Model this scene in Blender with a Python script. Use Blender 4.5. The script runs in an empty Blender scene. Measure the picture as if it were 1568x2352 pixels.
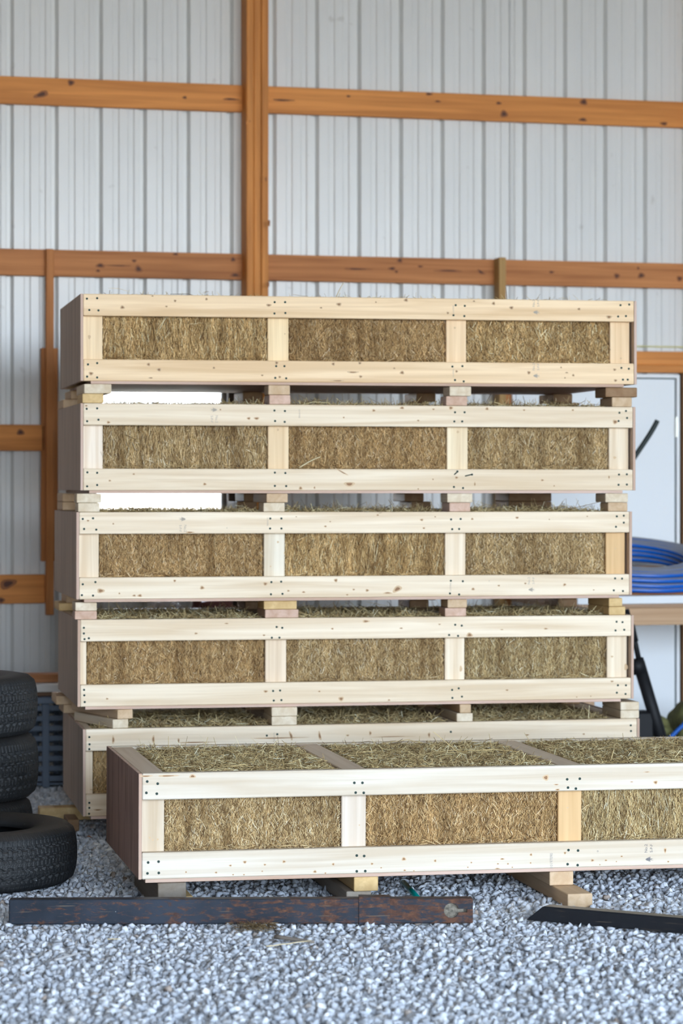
import bpy, bmesh, math, random
import numpy as np
from mathutils import Matrix, Vector, Euler

random.seed(7)
RNG = np.random.default_rng(11)
SC = bpy.context.scene
COL = SC.collection
F, U0, V0, H = 5880.0, 784.0, 1116.0, 1.44      # focal length (px of a 1568 wide frame), principal point, eye height
R = math.radians

# ------------------------------------------------------------------ helpers
def link(o, parent=None):
    COL.objects.link(o)
    if parent is not None:
        o.parent = parent
    return o

def tag(o, label=None, cat=None, group=None, kind=None):
    if label: o['label'] = label
    if cat: o['category'] = cat
    if group: o['group'] = group
    if kind: o['kind'] = kind
    return o

def empty(name, mat=None, **kw):
    o = bpy.data.objects.new(name, None)
    o.empty_display_size = 0.1
    link(o)
    if mat is not None:
        o.matrix_world = mat
    return tag(o, **kw)

def frame(x, y, z, yaw, roll=0.0):
    return Matrix.Translation((x, y, z)) @ Matrix.Rotation(yaw, 4, 'Z') @ Matrix.Rotation(-roll, 4, 'Y')

class MB:
    """collects shapes into one mesh"""
    def __init__(s):
        s.bm = bmesh.new()
    def _mat(s, faces, mi):
        for f in faces: f.material_index = mi
    def box(s, x0, x1, y0, y1, z0, z1, bev=0.002, mi=0, M=None, seg=1):
        r = bmesh.ops.create_cube(s.bm, size=1.0)
        vs = r['verts']
        T = Matrix.Translation(((x0+x1)/2, (y0+y1)/2, (z0+z1)/2)) @ Matrix.Diagonal((x1-x0, y1-y0, z1-z0, 1))
        if M is not None: T = M @ T
        bmesh.ops.transform(s.bm, matrix=T, verts=vs)
        fs = set(f for v in vs for f in v.link_faces)
        if mi: s._mat(fs, mi)
        if bev:
            es = list(set(e for v in vs for e in v.link_edges))
            rr = bmesh.ops.bevel(s.bm, geom=es, offset=bev, segments=seg, affect='EDGES', profile=0.5)
            if mi: s._mat(rr['faces'], mi)
        return s
    def cyl(s, p0, p1, r, n=16, r2=None, mi=0, caps=True):
        p0, p1 = Vector(p0), Vector(p1)
        d = p1 - p0
        M = Matrix.Translation((p0+p1)/2) @ d.to_track_quat('Z', 'Y').to_matrix().to_4x4()
        rr = bmesh.ops.create_cone(s.bm, cap_ends=caps, segments=n, radius1=r, radius2=r if r2 is None else r2, depth=d.length, matrix=M)
        fs = set(f for v in rr['verts'] for f in v.link_faces)
        for f in fs:
            f.material_index = mi
            if len(f.verts) == 4: f.smooth = True
        return s
    def poly(s, pts, mi=0):
        f = s.bm.faces.new([s.bm.verts.new(p) for p in pts]); f.material_index = mi
        return f
    def prism(s, pts, dvec, mi=0):
        a = [s.bm.verts.new(p) for p in pts]
        b = [s.bm.verts.new(Vector(p)+Vector(dvec)) for p in pts]
        n = len(pts); fs = [s.bm.faces.new(a), s.bm.faces.new(b[::-1])]
        for i in range(n):
            fs.append(s.bm.faces.new((a[i], b[i], b[(i+1) % n], a[(i+1) % n])))
        s._mat(fs, mi)
        return s
    def tube(s, pts, r, n=10, mi=0, closed=False):
        pts = [Vector(p) for p in pts]
        rings = []
        m = len(pts)
        ref = Vector((0.13, 0.21, 0.97))
        for i, p in enumerate(pts):
            if closed: d = pts[(i+1) % m] - pts[i-1]
            else: d = pts[min(i+1, m-1)] - pts[max(i-1, 0)]
            d.normalize()
            a = d.cross(ref)
            if a.length < 1e-3: a = d.cross(Vector((1, 0, 0)))
            a.normalize(); b = d.cross(a)
            rad = r(i/(m-1)) if callable(r) else r
            rings.append([s.bm.verts.new(p + a*rad*math.cos(2*math.pi*k/n) + b*rad*math.sin(2*math.pi*k/n)) for k in range(n)])
        for i in range(m if closed else m-1):
            A, B = rings[i], rings[(i+1) % m]
            for k in range(n):
                f = s.bm.faces.new((A[k], A[(k+1) % n], B[(k+1) % n], B[k])); f.smooth = True; f.material_index = mi
        if not closed:
            s.bm.faces.new(rings[0][::-1]).material_index = mi
            s.bm.faces.new(rings[-1]).material_index = mi
        return s
    def mesh(s, name, mats):
        bmesh.ops.recalc_face_normals(s.bm, faces=s.bm.faces[:])
        me = bpy.data.meshes.new(name)
        s.bm.to_mesh(me); s.bm.free()
        for m in (mats if isinstance(mats, (list, tuple)) else [mats]): me.materials.append(m)
        return me
    def build(s, name, mats, parent=None):
        return link(bpy.data.objects.new(name, s.mesh(name, mats)), parent)

def np_mesh(name, verts, faces_flat, nper, mats, mat_idx=None, smooth=False):
    """verts (n,3); faces_flat int array with nper vertices per face"""
    me = bpy.data.meshes.new(name)
    nf = len(faces_flat)//nper
    me.vertices.add(len(verts)); me.vertices.foreach_set('co', np.asarray(verts, np.float32).ravel())
    me.loops.add(len(faces_flat)); me.loops.foreach_set('vertex_index', np.asarray(faces_flat, np.int32))
    me.polygons.add(nf)
    me.polygons.foreach_set('loop_start', np.arange(0, nf*nper, nper, dtype=np.int32))
    if smooth: me.polygons.foreach_set('use_smooth', np.ones(nf, bool))
    for m in mats: me.materials.append(m)
    if mat_idx is not None: me.polygons.foreach_set('material_index', np.asarray(mat_idx, np.int32))
    me.update(calc_edges=True); me.validate()
    return me

# ------------------------------------------------------------------ materials
def new_mat(name, rough=0.6, spec=0.35):
    m = bpy.data.materials.new(name); m.use_nodes = True
    nt = m.node_tree; b = nt.nodes['Principled BSDF']
    b.inputs['Roughness'].default_value = rough
    b.inputs['Specular IOR Level'].default_value = spec
    return m, nt, b

def N(nt, t, **kw):
    n = nt.nodes.new(t)
    for k, v in kw.items(): setattr(n, k, v)
    return n

def ramp(nt, fac, stops, interp='LINEAR'):
    r = N(nt, 'ShaderNodeValToRGB'); r.color_ramp.interpolation = interp
    e = r.color_ramp.elements
    while len(e) < len(stops): e.new(0.5)
    for i, (p, c) in enumerate(stops):
        e[i].position = p; e[i].color = (*c, 1) if len(c) == 3 else c
    nt.links.new(fac, r.inputs[0])
    return r.outputs[0]

def mix(nt, fac, a, b, mode='MIX'):
    n = N(nt, 'ShaderNodeMix', data_type='RGBA', blend_type=mode)
    for s, v in ((n.inputs[0], fac), (n.inputs[6], a), (n.inputs[7], b)):
        if hasattr(v, 'is_linked'): nt.links.new(v, s)
        elif isinstance(v, (int, float)): s.default_value = v
        else: s.default_value = (*v, 1)
    return n.outputs[2]

def coords(nt, scale, rnd=True, src='Object'):
    tc = N(nt, 'ShaderNodeTexCoord'); mp = N(nt, 'ShaderNodeMapping')
    mp.inputs['Scale'].default_value = scale
    if rnd:
        oi = N(nt, 'ShaderNodeObjectInfo')
        ml = N(nt, 'ShaderNodeVectorMath', operation='SCALE'); ml.inputs[0].default_value = (37.1, 53.7, 71.3)
        nt.links.new(oi.outputs['Random'], ml.inputs['Scale'])
        ad = N(nt, 'ShaderNodeVectorMath', operation='ADD')
        nt.links.new(tc.outputs[src], ad.inputs[0]); nt.links.new(ml.outputs[0], ad.inputs[1])
        nt.links.new(ad.outputs[0], mp.inputs['Vector'])
    else:
        nt.links.new(tc.outputs[src], mp.inputs['Vector'])
    return mp.outputs[0]

def noise(nt, vec, scale, detail=4, rough=0.55, dist=0.0):
    n = N(nt, 'ShaderNodeTexNoise'); n.inputs['Scale'].default_value = scale
    n.inputs['Detail'].default_value = detail; n.inputs['Roughness'].default_value = rough
    n.inputs['Distortion'].default_value = dist
    nt.links.new(vec, n.inputs['Vector'])
    return n.outputs['Fac']

def bump(nt, b, h, strength=0.3, dist=0.002):
    n = N(nt, 'ShaderNodeBump'); n.inputs['Strength'].default_value = strength; n.inputs['Distance'].default_value = dist
    nt.links.new(h, n.inputs['Height']); nt.links.new(n.outputs[0], b.inputs['Normal'])

def plain(name, c, rough=0.6, spec=0.35, metal=0.0):
    m, nt, b = new_mat(name, rough, spec)
    b.inputs['Base Color'].default_value = (*c, 1); b.inputs['Metallic'].default_value = metal
    return m

_wood = {}
def wood(base, axis='x', contrast=0.35, rough=0.62, tint=(0.62, 0.40, 0.20), fine=1.0, warp=0.6):
    key = (tuple(base), axis, contrast, rough)
    if key in _wood: return _wood[key]
    m, nt, b = new_mat('wood', rough, 0.3)
    lo, hi = 1.1, 30.0
    sc = {'x': (lo, hi, hi), 'y': (hi, lo, hi), 'z': (hi, hi, lo)}[axis]
    v = coords(nt, sc)
    n1 = noise(nt, v, 1.0, 3, 0.5, warp)
    sc2 = {'x': (2.0, 110, 110), 'y': (110, 2.0, 110), 'z': (110, 110, 2.0)}[axis]
    v2 = coords(nt, sc2)
    n2 = noise(nt, v2, 1.0, 3, 0.6, 0.3)
    dark = tuple(base[i]*tint[i]**0.5 for i in range(3))
    lightc = tuple(min(1, c*1.10) for c in base)
    f1 = ramp(nt, n1, [(0.34, (0, 0, 0)), (0.66, (1, 1, 1))])
    c1 = mix(nt, f1, lightc, tuple(base[i]*(1-contrast)+dark[i]*contrast for i in range(3)))
    f2 = ramp(nt, n2, [(0.52, (0, 0, 0)), (0.75, (0.55*fine,)*3)])
    c2 = mix(nt, f2, c1, tuple(base[i]*(1-contrast*0.9)+dark[i]*contrast*0.75 for i in range(3)))
    oi = N(nt, 'ShaderNodeObjectInfo')
    vr = ramp(nt, oi.outputs['Random'], [(0.0, (0.93, 0.92, 0.90)), (1.0, (1.0, 1.0, 1.0))])
    c3 = mix(nt, 1.0, c2, vr, 'MULTIPLY')
    nt.links.new(c3, b.inputs['Base Color'])
    bump(nt, b, n2, 0.12, 0.001)
    _wood[key] = m
    return m

PINE = (0.80, 0.69, 0.535)       # fresh sawn spruce
PINE_Y = (0.86, 0.665, 0.44)
PINE_F = (0.66, 0.60, 0.505)      # front crate pine, darkened to offset the stronger light there    # yellower boards of the topmost crate
PINE_O = (0.70, 0.48, 0.25)      # resinous orange upright
PLY = (0.40, 0.275, 0.21)
M_KNOT = plain('knot_core', (0.27, 0.14, 0.065), 0.6)
M_KNOTR = plain('knot_ring', (0.60, 0.43, 0.26), 0.65)
M_INK = plain('ink', (0.20, 0.19, 0.19), 0.8)
M_SCREW = plain('screw_head', (0.022, 0.045, 0.038), 0.6, 0.2)
M_PLYEDGE = wood((0.58, 0.43, 0.36), 'x', 0.6)

def ply_mat(g, stripe):
    m, nt, b = new_mat('plywood', 0.7, 0.25)
    v = coords(nt, (9, 9, 0.8))
    n1 = noise(nt, v, 2.0, 5, 0.6, 0.8)
    v2 = coords(nt, (60, 60, 2.0))
    n2 = noise(nt, v2, 1.0, 3, 0.6)
    c = ramp(nt, n1, [(0.28, tuple(stripe*c for c in g)), (0.5, g), (0.75, tuple(1.15*c for c in g))])
    f2 = ramp(nt, n2, [(0.55, (0, 0, 0)), (0.72, (0.6, 0.6, 0.6))])
    c = mix(nt, f2, c, tuple(0.6*c_ for c_ in g))
    nt.links.new(c, b.inputs['Base Color'])
    bump(nt, b, n2, 0.2, 0.001)
    return m
M_PLY = ply_mat((0.50, 0.40, 0.33), 0.75)
M_PLY_RED = ply_mat((0.40, 0.275, 0.24), 0.35)

def straw_mat(name, stops, sheen=0.25):
    m, nt, b = new_mat(name, 0.55, 0.3)
    g = N(nt, 'ShaderNodeNewGeometry')
    c = ramp(nt, g.outputs['Random Per Island'], stops)
    # weathered patches running through a bale
    v = coords(nt, (14, 14, 1.6))
    n1 = noise(nt, v, 1.7, 3, 0.55)
    f = ramp(nt, n1, [(0.36, (0.64, 0.58, 0.51)), (0.50, (0.95, 0.95, 0.95)), (0.64, (1.12, 1.12, 1.12))])
    c = mix(nt, 1.0, c, f, 'MULTIPLY')
    nt.links.new(c, b.inputs['Base Color'])
    return m
STR = [(0.0, (0.15, 0.085, 0.036)), (0.16, (0.34, 0.215, 0.095)), (0.42, (0.60, 0.415, 0.19)), (0.75, (0.76, 0.56, 0.285)), (0.92, (0.86, 0.70, 0.41)), (1.0, (0.97, 0.89, 0.68))]
def shift(st, m): return [(p, tuple(min(1, c[i]*m[i]) for i in range(3))) for p, c in st]
M_STRAW = straw_mat('dry_hay', STR)
M_STRAW_G = straw_mat('golden_hay', shift(STR, (1.14, 1.10, 1.02)))
M_STRAW_B = straw_mat('brown_hay', shift(STR, (0.96, 0.88, 0.80)))
M_STRAW_O = straw_mat('olive_hay', shift(STR, (0.98, 1.03, 1.05)))
M_STRAW_T = straw_mat('top_hay', shift(STR, (0.93, 1.0, 1.0)))
def core_mat():
    m, nt, b = new_mat('hay_core', 0.9, 0.1)
    v = coords(nt, (120, 120, 25))
    n1 = noise(nt, v, 1.0, 4, 0.7)
    nt.links.new(ramp(nt, n1, [(0.3, (0.16, 0.10, 0.045)), (0.7, (0.50, 0.35, 0.17))]), b.inputs['Base Color'])
    return m
M_CORE = core_mat()

def sheet_mat():
    m, nt, b = new_mat('painted_sheet_metal', 0.27, 0.42)
    v = coords(nt, (1.0, 1.0, 0.35), rnd=False)
    n1 = noise(nt, v, 2.2, 5, 0.6)
    c = ramp(nt, n1, [(0.3, (0.64, 0.645, 0.635)), (0.7, (0.695, 0.695, 0.68))])
    v2 = coords(nt, (1, 1, 1), rnd=False)
    n2 = noise(nt, v2, 13.0, 2, 0.4)
    f = ramp(nt, n2, [(0.74, (0, 0, 0)), (0.80, (0.4, 0.4, 0.4))])
    c = mix(nt, f, c, (0.42, 0.40, 0.37))
    nt.links.new(c, b.inputs['Base Color'])
    return m
M_SHEET = sheet_mat()
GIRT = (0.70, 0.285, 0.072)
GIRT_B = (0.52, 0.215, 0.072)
M_GIRT = wood(GIRT, 'x', 0.55, 0.6, (0.34, 0.22, 0.14))
M_STUD = wood((0.50, 0.20, 0.06), 'z', 0.5, 0.6, (0.34, 0.22, 0.14))
M_POST = wood((0.66, 0.27, 0.068), 'z', 0.55, 0.6, (0.30, 0.20, 0.14))
M_TREATED = wood((0.42, 0.26, 0.10), 'z', 0.5, 0.65)
M_GKNOT = plain('dark_knot', (0.085, 0.028, 0.012), 0.6)
M_GKNOTR = plain('dark_knot_ring', (0.28, 0.10, 0.030), 0.6)
M_WHITE = plain('white_paint', (0.80, 0.81, 0.82), 0.4, 0.45)
M_TRIMGAP = plain('dark_weatherstrip', (0.035, 0.075, 0.07), 0.7)
M_BLACK = plain('black_plastic', (0.012, 0.013, 0.014), 0.4, 0.5)
M_BLACKST = plain('black_steel', (0.006, 0.0065, 0.008), 0.6, 0.3)

# ------------------------------------------------------------------ camera
cam = bpy.data.cameras.new('camera'); cam.lens = 90; cam.sensor_width = 36; cam.sensor_fit = 'AUTO'
cam.shift_y = -60/2352
cam.clip_end = 300
cam.dof.use_dof = True; cam.dof.focus_distance = 9.15; cam.dof.aperture_fstop = 2.9; cam.dof.aperture_blades = 9
co = link(bpy.data.objects.new('camera', cam)); co.location = (0, 0, H); co.rotation_euler = (R(90), 0, 0)
SC.camera = co

def ray(u, v):
    return Vector(((u-U0)/F, 1.0, -(v-V0)/F))
def on_ground(u, v, z=0.0):
    d = ray(u, v); t = (z-H)/d.z
    return Vector((d.x*t, d.y*t, z))
class Fr:
    """a local frame: finds where a sight line meets one of its planes"""
    def __init__(s, M): s.M = M; s.I = M.inverted()
    def at(s, u, v, y):
        o = s.I @ Vector((0, 0, H)); d = s.I.to_3x3() @ ray(u, v)
        t = (y-o.y)/d.y
        return o + d*t

# ------------------------------------------------------------------ the building
AW = R(13.9)
WM = frame(0, 13.43, 0, AW); WF = Fr(WM)
def wz(u, v, y=0.0):
    p = WF.at(u, v, y); return p.x, p.z
def place(o): o.matrix_world = WM; return o

SHEET_Y = 0.042          # sheet skin lies behind the girts
WL, WR, WTOP, WFRONT = -4.6, 6.5, 4.6, -18.0
sx0 = wz(27.5, 300, SHEET_Y)[0]           # a rib seen at the far side of the photo
rib = (wz(1492, 300, SHEET_Y)[0]-sx0)/15.0 if False else None
s_a, s_b = wz(27.5, 300, SHEET_Y)[0], wz(433, 300, SHEET_Y)[0]
PITCH = (s_b-s_a)/4

# window opening in wall frame
wx0, wx1 = wz(205, 1000, SHEET_Y)[0], wz(511, 1000, SHEET_Y)[0]
wz0, wz1 = 1.12, 2.08
dx0, dx1 = wz(1176, 1000, 0)[0], wz(1561, 1000, 0)[0]
dz1 = wz(1500, 860, 0)[1]

def sheet_profile(lo, hi, phase):
    """rib profile of agricultural sheet metal: (s, y) seen from indoors, ribs recede"""
    P = []
    k0 = math.floor((lo-phase)/PITCH)-1
    k = k0
    while phase+k*PITCH < hi+PITCH:
        o = phase+k*PITCH
        # major rib about o, two minor ribs between
        P += [(o-0.036, 0.0), (o-0.030, 0.027), (o-0.010, 0.027), (o+0.006, 0.0)]
        for c in (0.30, 0.64):
            q = o+PITCH*c+0.006
            P += [(q-0.018, 0), (q-0.013, 0.005), (q+0.011, 0.005), (q+0.018, 0)]
        k += 1
    P = [(max(lo, min(hi, s)), y) for s, y in P]
    out = [P[0]]
    for p in P[1:]:
        if p[0]-out[-1][0] > 1e-4: out.append(p)
    return out

def corrugated(name, spans, thickness=0.0):
    """spans: list of (s0, s1, z0, z1) rectangles of sheet in the plane"""
    mb = MB()
    for (a, b, z0, z1) in spans:
        pr = sheet_profile(a, b, s_a+0.004)
        nz = max(1, int((z1-z0)/0.6)); zs = [z0+(z1-z0)*i/nz for i in range(nz+1)]
        g = [[mb.bm.verts.new((s, SHEET_Y+y, z)) for z in zs] for s, y in pr]
        for i in range(len(g)-1):
            for j in range(nz):
                mb.bm.faces.new((g[i][j], g[i+1][j], g[i+1][j+1], g[i][j+1]))
    return mb

def build_shell():
    mb = corrugated('wall_back', [(WL, wx0, -.1, WTOP), (wx0, wx1, -.1, wz0), (wx0, wx1, wz1, WTOP), (wx1, dx0, -.1, WTOP), (dx0, dx1, dz1, WTOP), (dx1, WR, -.1, WTOP)])
    o = place(mb.build('wall_back', M_SHEET))
    tag(o, 'white ribbed sheet metal wall behind the stacked crates', 'wall', kind='structure')
    # outer skin, so the wall has a thickness
    mb = MB()
    for a, b, z0, z1 in [(WL, wx0, -.1, WTOP), (wx0, wx1, -.1, wz0), (wx0, wx1, wz1, WTOP), (wx1, WR, -.1, WTOP)]:
        mb.box(a, b, 0.075, 0.09, z0, z1, 0)
    o = place(mb.build('wall_outer', M_SHEET)); tag(o, 'outer face of the ribbed metal wall', 'wall', kind='structure')
    for nm, x0, x1 in (('wall_left', WL-0.1, WL), ('wall_right', WR, WR+0.1)):
        o = place(MB().box(x0, x1, WFRONT, 0.09, -.1, WTOP, 0).build(nm, M_SHEET if nm == 'wall_right' else wood((0.36, 0.29, 0.23), 'z', 0.4)))  # left wall toned dark to cut bounce onto the crate ends
        tag(o, 'plain wall on the %s side of the barn, out of view' % nm[5:], 'wall', kind='structure')
    o = place(MB().box(WL-0.1, WR+0.1, WFRONT, 0.09, WTOP, WTOP+0.12, 0).build('ceiling', plain('ceiling_board', (0.55, 0.52, 0.48), 0.8)))
    tag(o, 'roof lining above the barn, out of view', 'ceiling', kind='structure')
    o = place(MB().box(WL-0.1, WR+0.1, WFRONT, WFRONT+0.12, 4.45, WTOP, 0).build('wall_front', M_SHEET))
    tag(o, 'wall above the wide barn opening, out of view', 'wall', kind='structure')
    # floor under the stones, and the yard outside
    m, nt, b = new_mat('crushed_stone_bed', 0.9, 0.2)
    v = coords(nt, (1, 1, 1), rnd=False)
    n1 = noise(nt, v, 55, 4, 0.7)
    nt.links.new(ramp(nt, n1, [(0.3, (0.25, 0.265, 0.29)), (0.7, (0.50, 0.53, 0.58))]), b.inputs['Base Color'])
    o = place(MB().box(WL, WR, WFRONT-3.0, 0.09, -0.12, -0.030, 0).build('floor', m)); tag(o, 'bed of the gravel floor', 'floor', kind='structure')
    m, nt, b = new_mat('yard', 0.95, 0.1)
    v = coords(nt, (1, 1, 1), rnd=False)
    n1 = noise(nt, v, 0.8, 5, 0.6)
    nt.links.new(ramp(nt, n1, [(0.35, (0.34, 0.28, 0.18)), (0.65, (0.46, 0.42, 0.33))]), b.inputs['Base Color'])
    o = place(MB().box(-60, 60, -70, 60, -0.4, -0.13, 0).build('ground', m)); tag(o, 'dry yard outside the barn', 'ground', kind='structure')
build_shell()

def knots(mb, lst, mi_core=1, mi_ring=2, y=-0.0006):
    """elliptic knot faces lying on the front face: (x, z, rx, rz[, angle])"""
    for k in lst:
        x, z, rx, rz = k[:4]; a = k[4] if len(k) > 4 else 0.0
        ca, sa = math.cos(a), math.sin(a)
        n = 14
        for (q, yy, mi) in ((1.0, y, mi_ring), (0.55, y*1.6, mi_core)):
            pts = []
            for i in range(n):
                t = -2*math.pi*i/n; w = 1+0.14*math.sin(3*t+x*17)
                px, pz = rx*q*w*math.cos(t), rz*q*w*math.sin(t)
                pts.append((x+px*ca-pz*sa, yy, z+px*sa+pz*ca))
            mb.poly(pts, mi)

TR = [0]
def trim(mb, mats, label, cat='board'):
    TR[0] += 1
    o = place(mb.build('trim_%d' % TR[0], mats))
    return tag(o, label, cat, kind='structure')

GM = [M_GIRT, M_GKNOT, M_GKNOTR]
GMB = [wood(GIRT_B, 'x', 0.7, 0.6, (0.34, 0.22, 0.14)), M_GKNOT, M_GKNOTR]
PX0, PX1 = wz(566, 400, -0.1)[0], wz(617, 400, -0.1)[0]        # the three-ply post
def zt(u, v): return wz(u, v, 0)[1]
def girt(x0, x1, ztop, h, kn, label, th=0.038):
    mb = MB().box(x0, x1, 0, th, ztop-h, ztop, 0.003)
    L = []
    for (u, v, ru, rv, *a) in kn:
        x, z = wz(u, v, 0)
        if x0 < x < x1: L.append((x, min(ztop-rv*0.0023, max(ztop-h+rv*0.0023, z)), ru*0.0020, rv*0.0020, a[0] if a else 0))
    knots(mb, L)
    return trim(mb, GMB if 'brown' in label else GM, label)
z1 = (zt(0, 176)+zt(1568, 232.5))/2; z2 = (zt(0, 570)+zt(1568, 606))/2
h1, h2 = 0.139, 0.135
K1 = [(95, 217, 20, 8, .35), (163, 190, 9, 8), (424, 224, 6, 4), (530, 228, 22, 3), (650, 230, 30, 3), (1005, 233, 9, 3), (1145, 237, 8, 4), (1157, 262, 11, 10), (1340, 233, 11, 9), (1338, 275, 12, 5), (1524, 284, 11, 5), (985, 216, 10, 4), (800, 221, 6, 3)]
K2 = [(230, 610, 12, 6), (225, 622, 6, 4), (308, 599, 7, 4), (318, 618, 11, 9, -.7), (535, 596, 7, 7), (540, 632, 14, 6), (403, 582, 8, 4), (918, 595, 8, 7, .4), (900, 617, 11, 5), (910, 624, 5, 4), (965, 612, 8, 3), (1104, 625, 12, 5, -.5), (1266, 625, 8, 4), (1416, 634, 9, 8), (1472, 633, 11, 8, .3), (1560, 640, 9, 8), (1465, 616, 4, 4), (1030, 622, 40, 3), (820, 618, 40, 3), (270, 610, 40, 2)]
girt(WL, PX0, z1, h1, K1, 'orange upper wall girt meeting the post from the end with the large knot')
girt(PX1, WR, z1, h1, K1, 'orange upper wall girt running from the post over the white door')
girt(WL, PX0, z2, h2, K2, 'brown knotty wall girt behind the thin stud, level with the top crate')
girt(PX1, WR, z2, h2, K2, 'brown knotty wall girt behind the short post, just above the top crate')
sxa, sxb = wz(106, 800, -0.038)[0], wz(124, 800, -0.038)[0]
z3 = zt(0, 975); girt(WL, sxa, z3, 0.133, [(47, 993, 10, 8)], 'orange wall girt with one round knot ending at the thin stud')
z4 = zt(0, 1320.5); girt(WL, sxa, z4, 0.147, [(18, 1341, 22, 12, .3), (3, 1383, 9, 8)], 'lowest orange wall girt with a big oval knot beside the tires')
# posts and studs
mb = MB()
w3 = (PX1-PX0)/3
for i in range(3): mb.box(PX0+w3*i+0.0008, PX0+w3*(i+1)-0.0008, -0.1+0.004*(i == 1), 0.042, 0, WTOP, 0.004)
L = []
for (u, v, ru, rv) in [(612, 515, 5, 14), (610, 655, 6, 12), (568, 282, 3, 3), (605, 415, 4, 10)]:
    p = WF.at(u, v, -0.1); L.append((p.x, p.z, ru*.0022, rv*.0022))
knots(mb, L, 2, 0, y=-0.1006)
trim(mb, [M_POST, M_GKNOT, M_GKNOTR], 'tall three-ply orange wooden post rising behind the stacked crates', 'post')
mb = MB().box(sxa, sxb, -0.038, 0.0, zt(110, 1412), z2, 0.003)
trim(mb, M_STUD, 'thin upright stud crossing the knotty girt beside the window', 'stud')
mb = MB().box(wz(95, 1000, 0)[0], wz(133, 1000, 0)[0], 0.0, 0.04, zt(100, 1289), zt(100, 799), 0.003)
trim(mb, M_STUD, 'short wide board fixed behind the thin stud', 'board')
a, b = wz(1146, 700, -0.09)[0], wz(1162, 700, -0.09)[0]
mb = MB().box(a, b, -0.09, 0.0, 0, WF.at(1150, 591, -0.09).z, 0.003)
trim(mb, M_TREATED, 'short greenish brown post ending just above the knotty girt', 'post')
mb = MB().box(wz(1150, 1000, 0)[0]+0.01, dx0-0.004, 0.0, 0.04, 0, dz1+0.1, 0.003)
trim(mb, M_STUD, 'door stud standing beside the short greenish post', 'stud')
zA, zB, zC = zt(1500, 807), zt(1500, 838), zt(1500, 856)
mb = MB().box(dx0-0.15, WR, 0.0, 0.038, zB, zA, 0.003); trim(mb, M_GIRT, 'brown girt just above the door header', 'board')
mb = MB().box(dx0-0.15, dx1+0.08, -0.02, 0.038, zC, zB-0.001, 0.003); trim(mb, M_GIRT, 'lighter wooden header board over the white door', 'board')
mb = MB().box(dx1+0.006, dx1+0.08, -0.02, 0.042, 0, zC-0.001, 0.003); trim(mb, wood((0.17, 0.085, 0.035), 'z', 0.5), 'dark upright stud at the hinge side of the white door', 'stud')  # stud wood coloured darker to carry the shade beside the door
mb = MB().box(dx1+0.07, dx1+0.185, -0.1, 0.042, zA+0.001, WTOP, 0.004); trim(mb, M_POST, 'wooden post beyond the door, mostly out of frame', 'post')

tag(place(MB().box(wx1+0.012, PX0-0.012, -0.045, -0.012, -0.02, 2.02, 0.003).build('board', wood((0.045, 0.03, 0.022), 'z', 0.4))), 'dark tall board added as shade between the window and the three-ply post', 'board')  # dark board added to supply the shadow beside the window
# window in the back wall
win = place(empty('window_1')); tag(win, 'small bright window seen through the gaps between stacked crates', 'window', kind='structure')
mb = MB(); fw = 0.035
for a in ((wx0, wx1, wz0, wz0+fw), (wx0, wx1, wz1-fw, wz1), (wx0, wx0+fw, wz0+fw, wz1-fw), (wx1-0.012, wx1, wz0+fw, wz1-fw)):
    mb.box(a[0], a[1], 0.02, 0.085, a[2], a[3], 0.002)
o = mb.build('window_frame', M_WHITE, win)
mg, nt, b = new_mat('window_glass', 0.02, 0.5); b.inputs['Transmission Weight'].default_value = 1.0; b.inputs['IOR'].default_value = 1.05
o = MB().box(wx0+fw, wx1-0.012, 0.052, 0.056, wz0+fw, wz1-fw, 0).build('pane', mg, win)

# door
dr = place(empty('door_1')); tag(dr, 'white door in the metal wall behind the blue pipe coil', 'door', kind='structure')
mb = MB(); fw = 0.02
ft = 0.018
mb.box(dx0, dx0+ft, 0.0, 0.07, 0, dz1, 0.002); mb.box(dx1-ft, dx1, 0.0, 0.07, 0, dz1, 0.002); mb.box(dx0+ft, dx1-ft, 0.0, 0.07, dz1-ft, dz1, 0.002)
mb.build('door_frame', M_WHITE, dr)
mb = MB(); g = 0.006
mb.box(dx0+ft, dx0+ft+g, 0.022, 0.06, 0, dz1-ft, 0); mb.box(dx1-ft-g, dx1-ft, 0.022, 0.06, 0, dz1-ft, 0); mb.box(dx0+ft+g, dx1-ft-g, 0.022, 0.06, dz1-ft-g, dz1-ft, 0)
o = mb.build('weatherstrip', M_TRIMGAP, dr); o['label'] = 'dark green seal around the door leaf'
MB().box(dx0+ft+g, dx1-ft-g, 0.012, 0.055, 0.01, dz1-ft-g, 0.003).build('door_leaf', plain('door_paint', (0.72, 0.745, 0.765), 0.35, 0.45), dr)
hz0, hz1 = zt(1558, 1005), zt(1558, 957)
MB().box(dx1-ft-g-0.002, dx1-ft+0.006, -0.006, 0.011, hz0, hz1, 0.002).build('hinge', plain('hinge_metal', (0.8, 0.8, 0.72), 0.3, 0.5, 0.3), dr)

# yellow cord strung along the wall above the door
mb = MB()
pts = [(dx0-0.1+(WR-dx0)*i/12, 0.033-0.001*0, zt(1500, 794)-0.006*math.sin(i/12*math.pi)) for i in range(13)]
mb.tube(pts, 0.0035, 6)
tag(place(mb.build('cord', plain('yellow_cord', (0.62, 0.60, 0.22), 0.7))), 'thin yellow cord strung along the metal wall above the door', 'cord')

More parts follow.
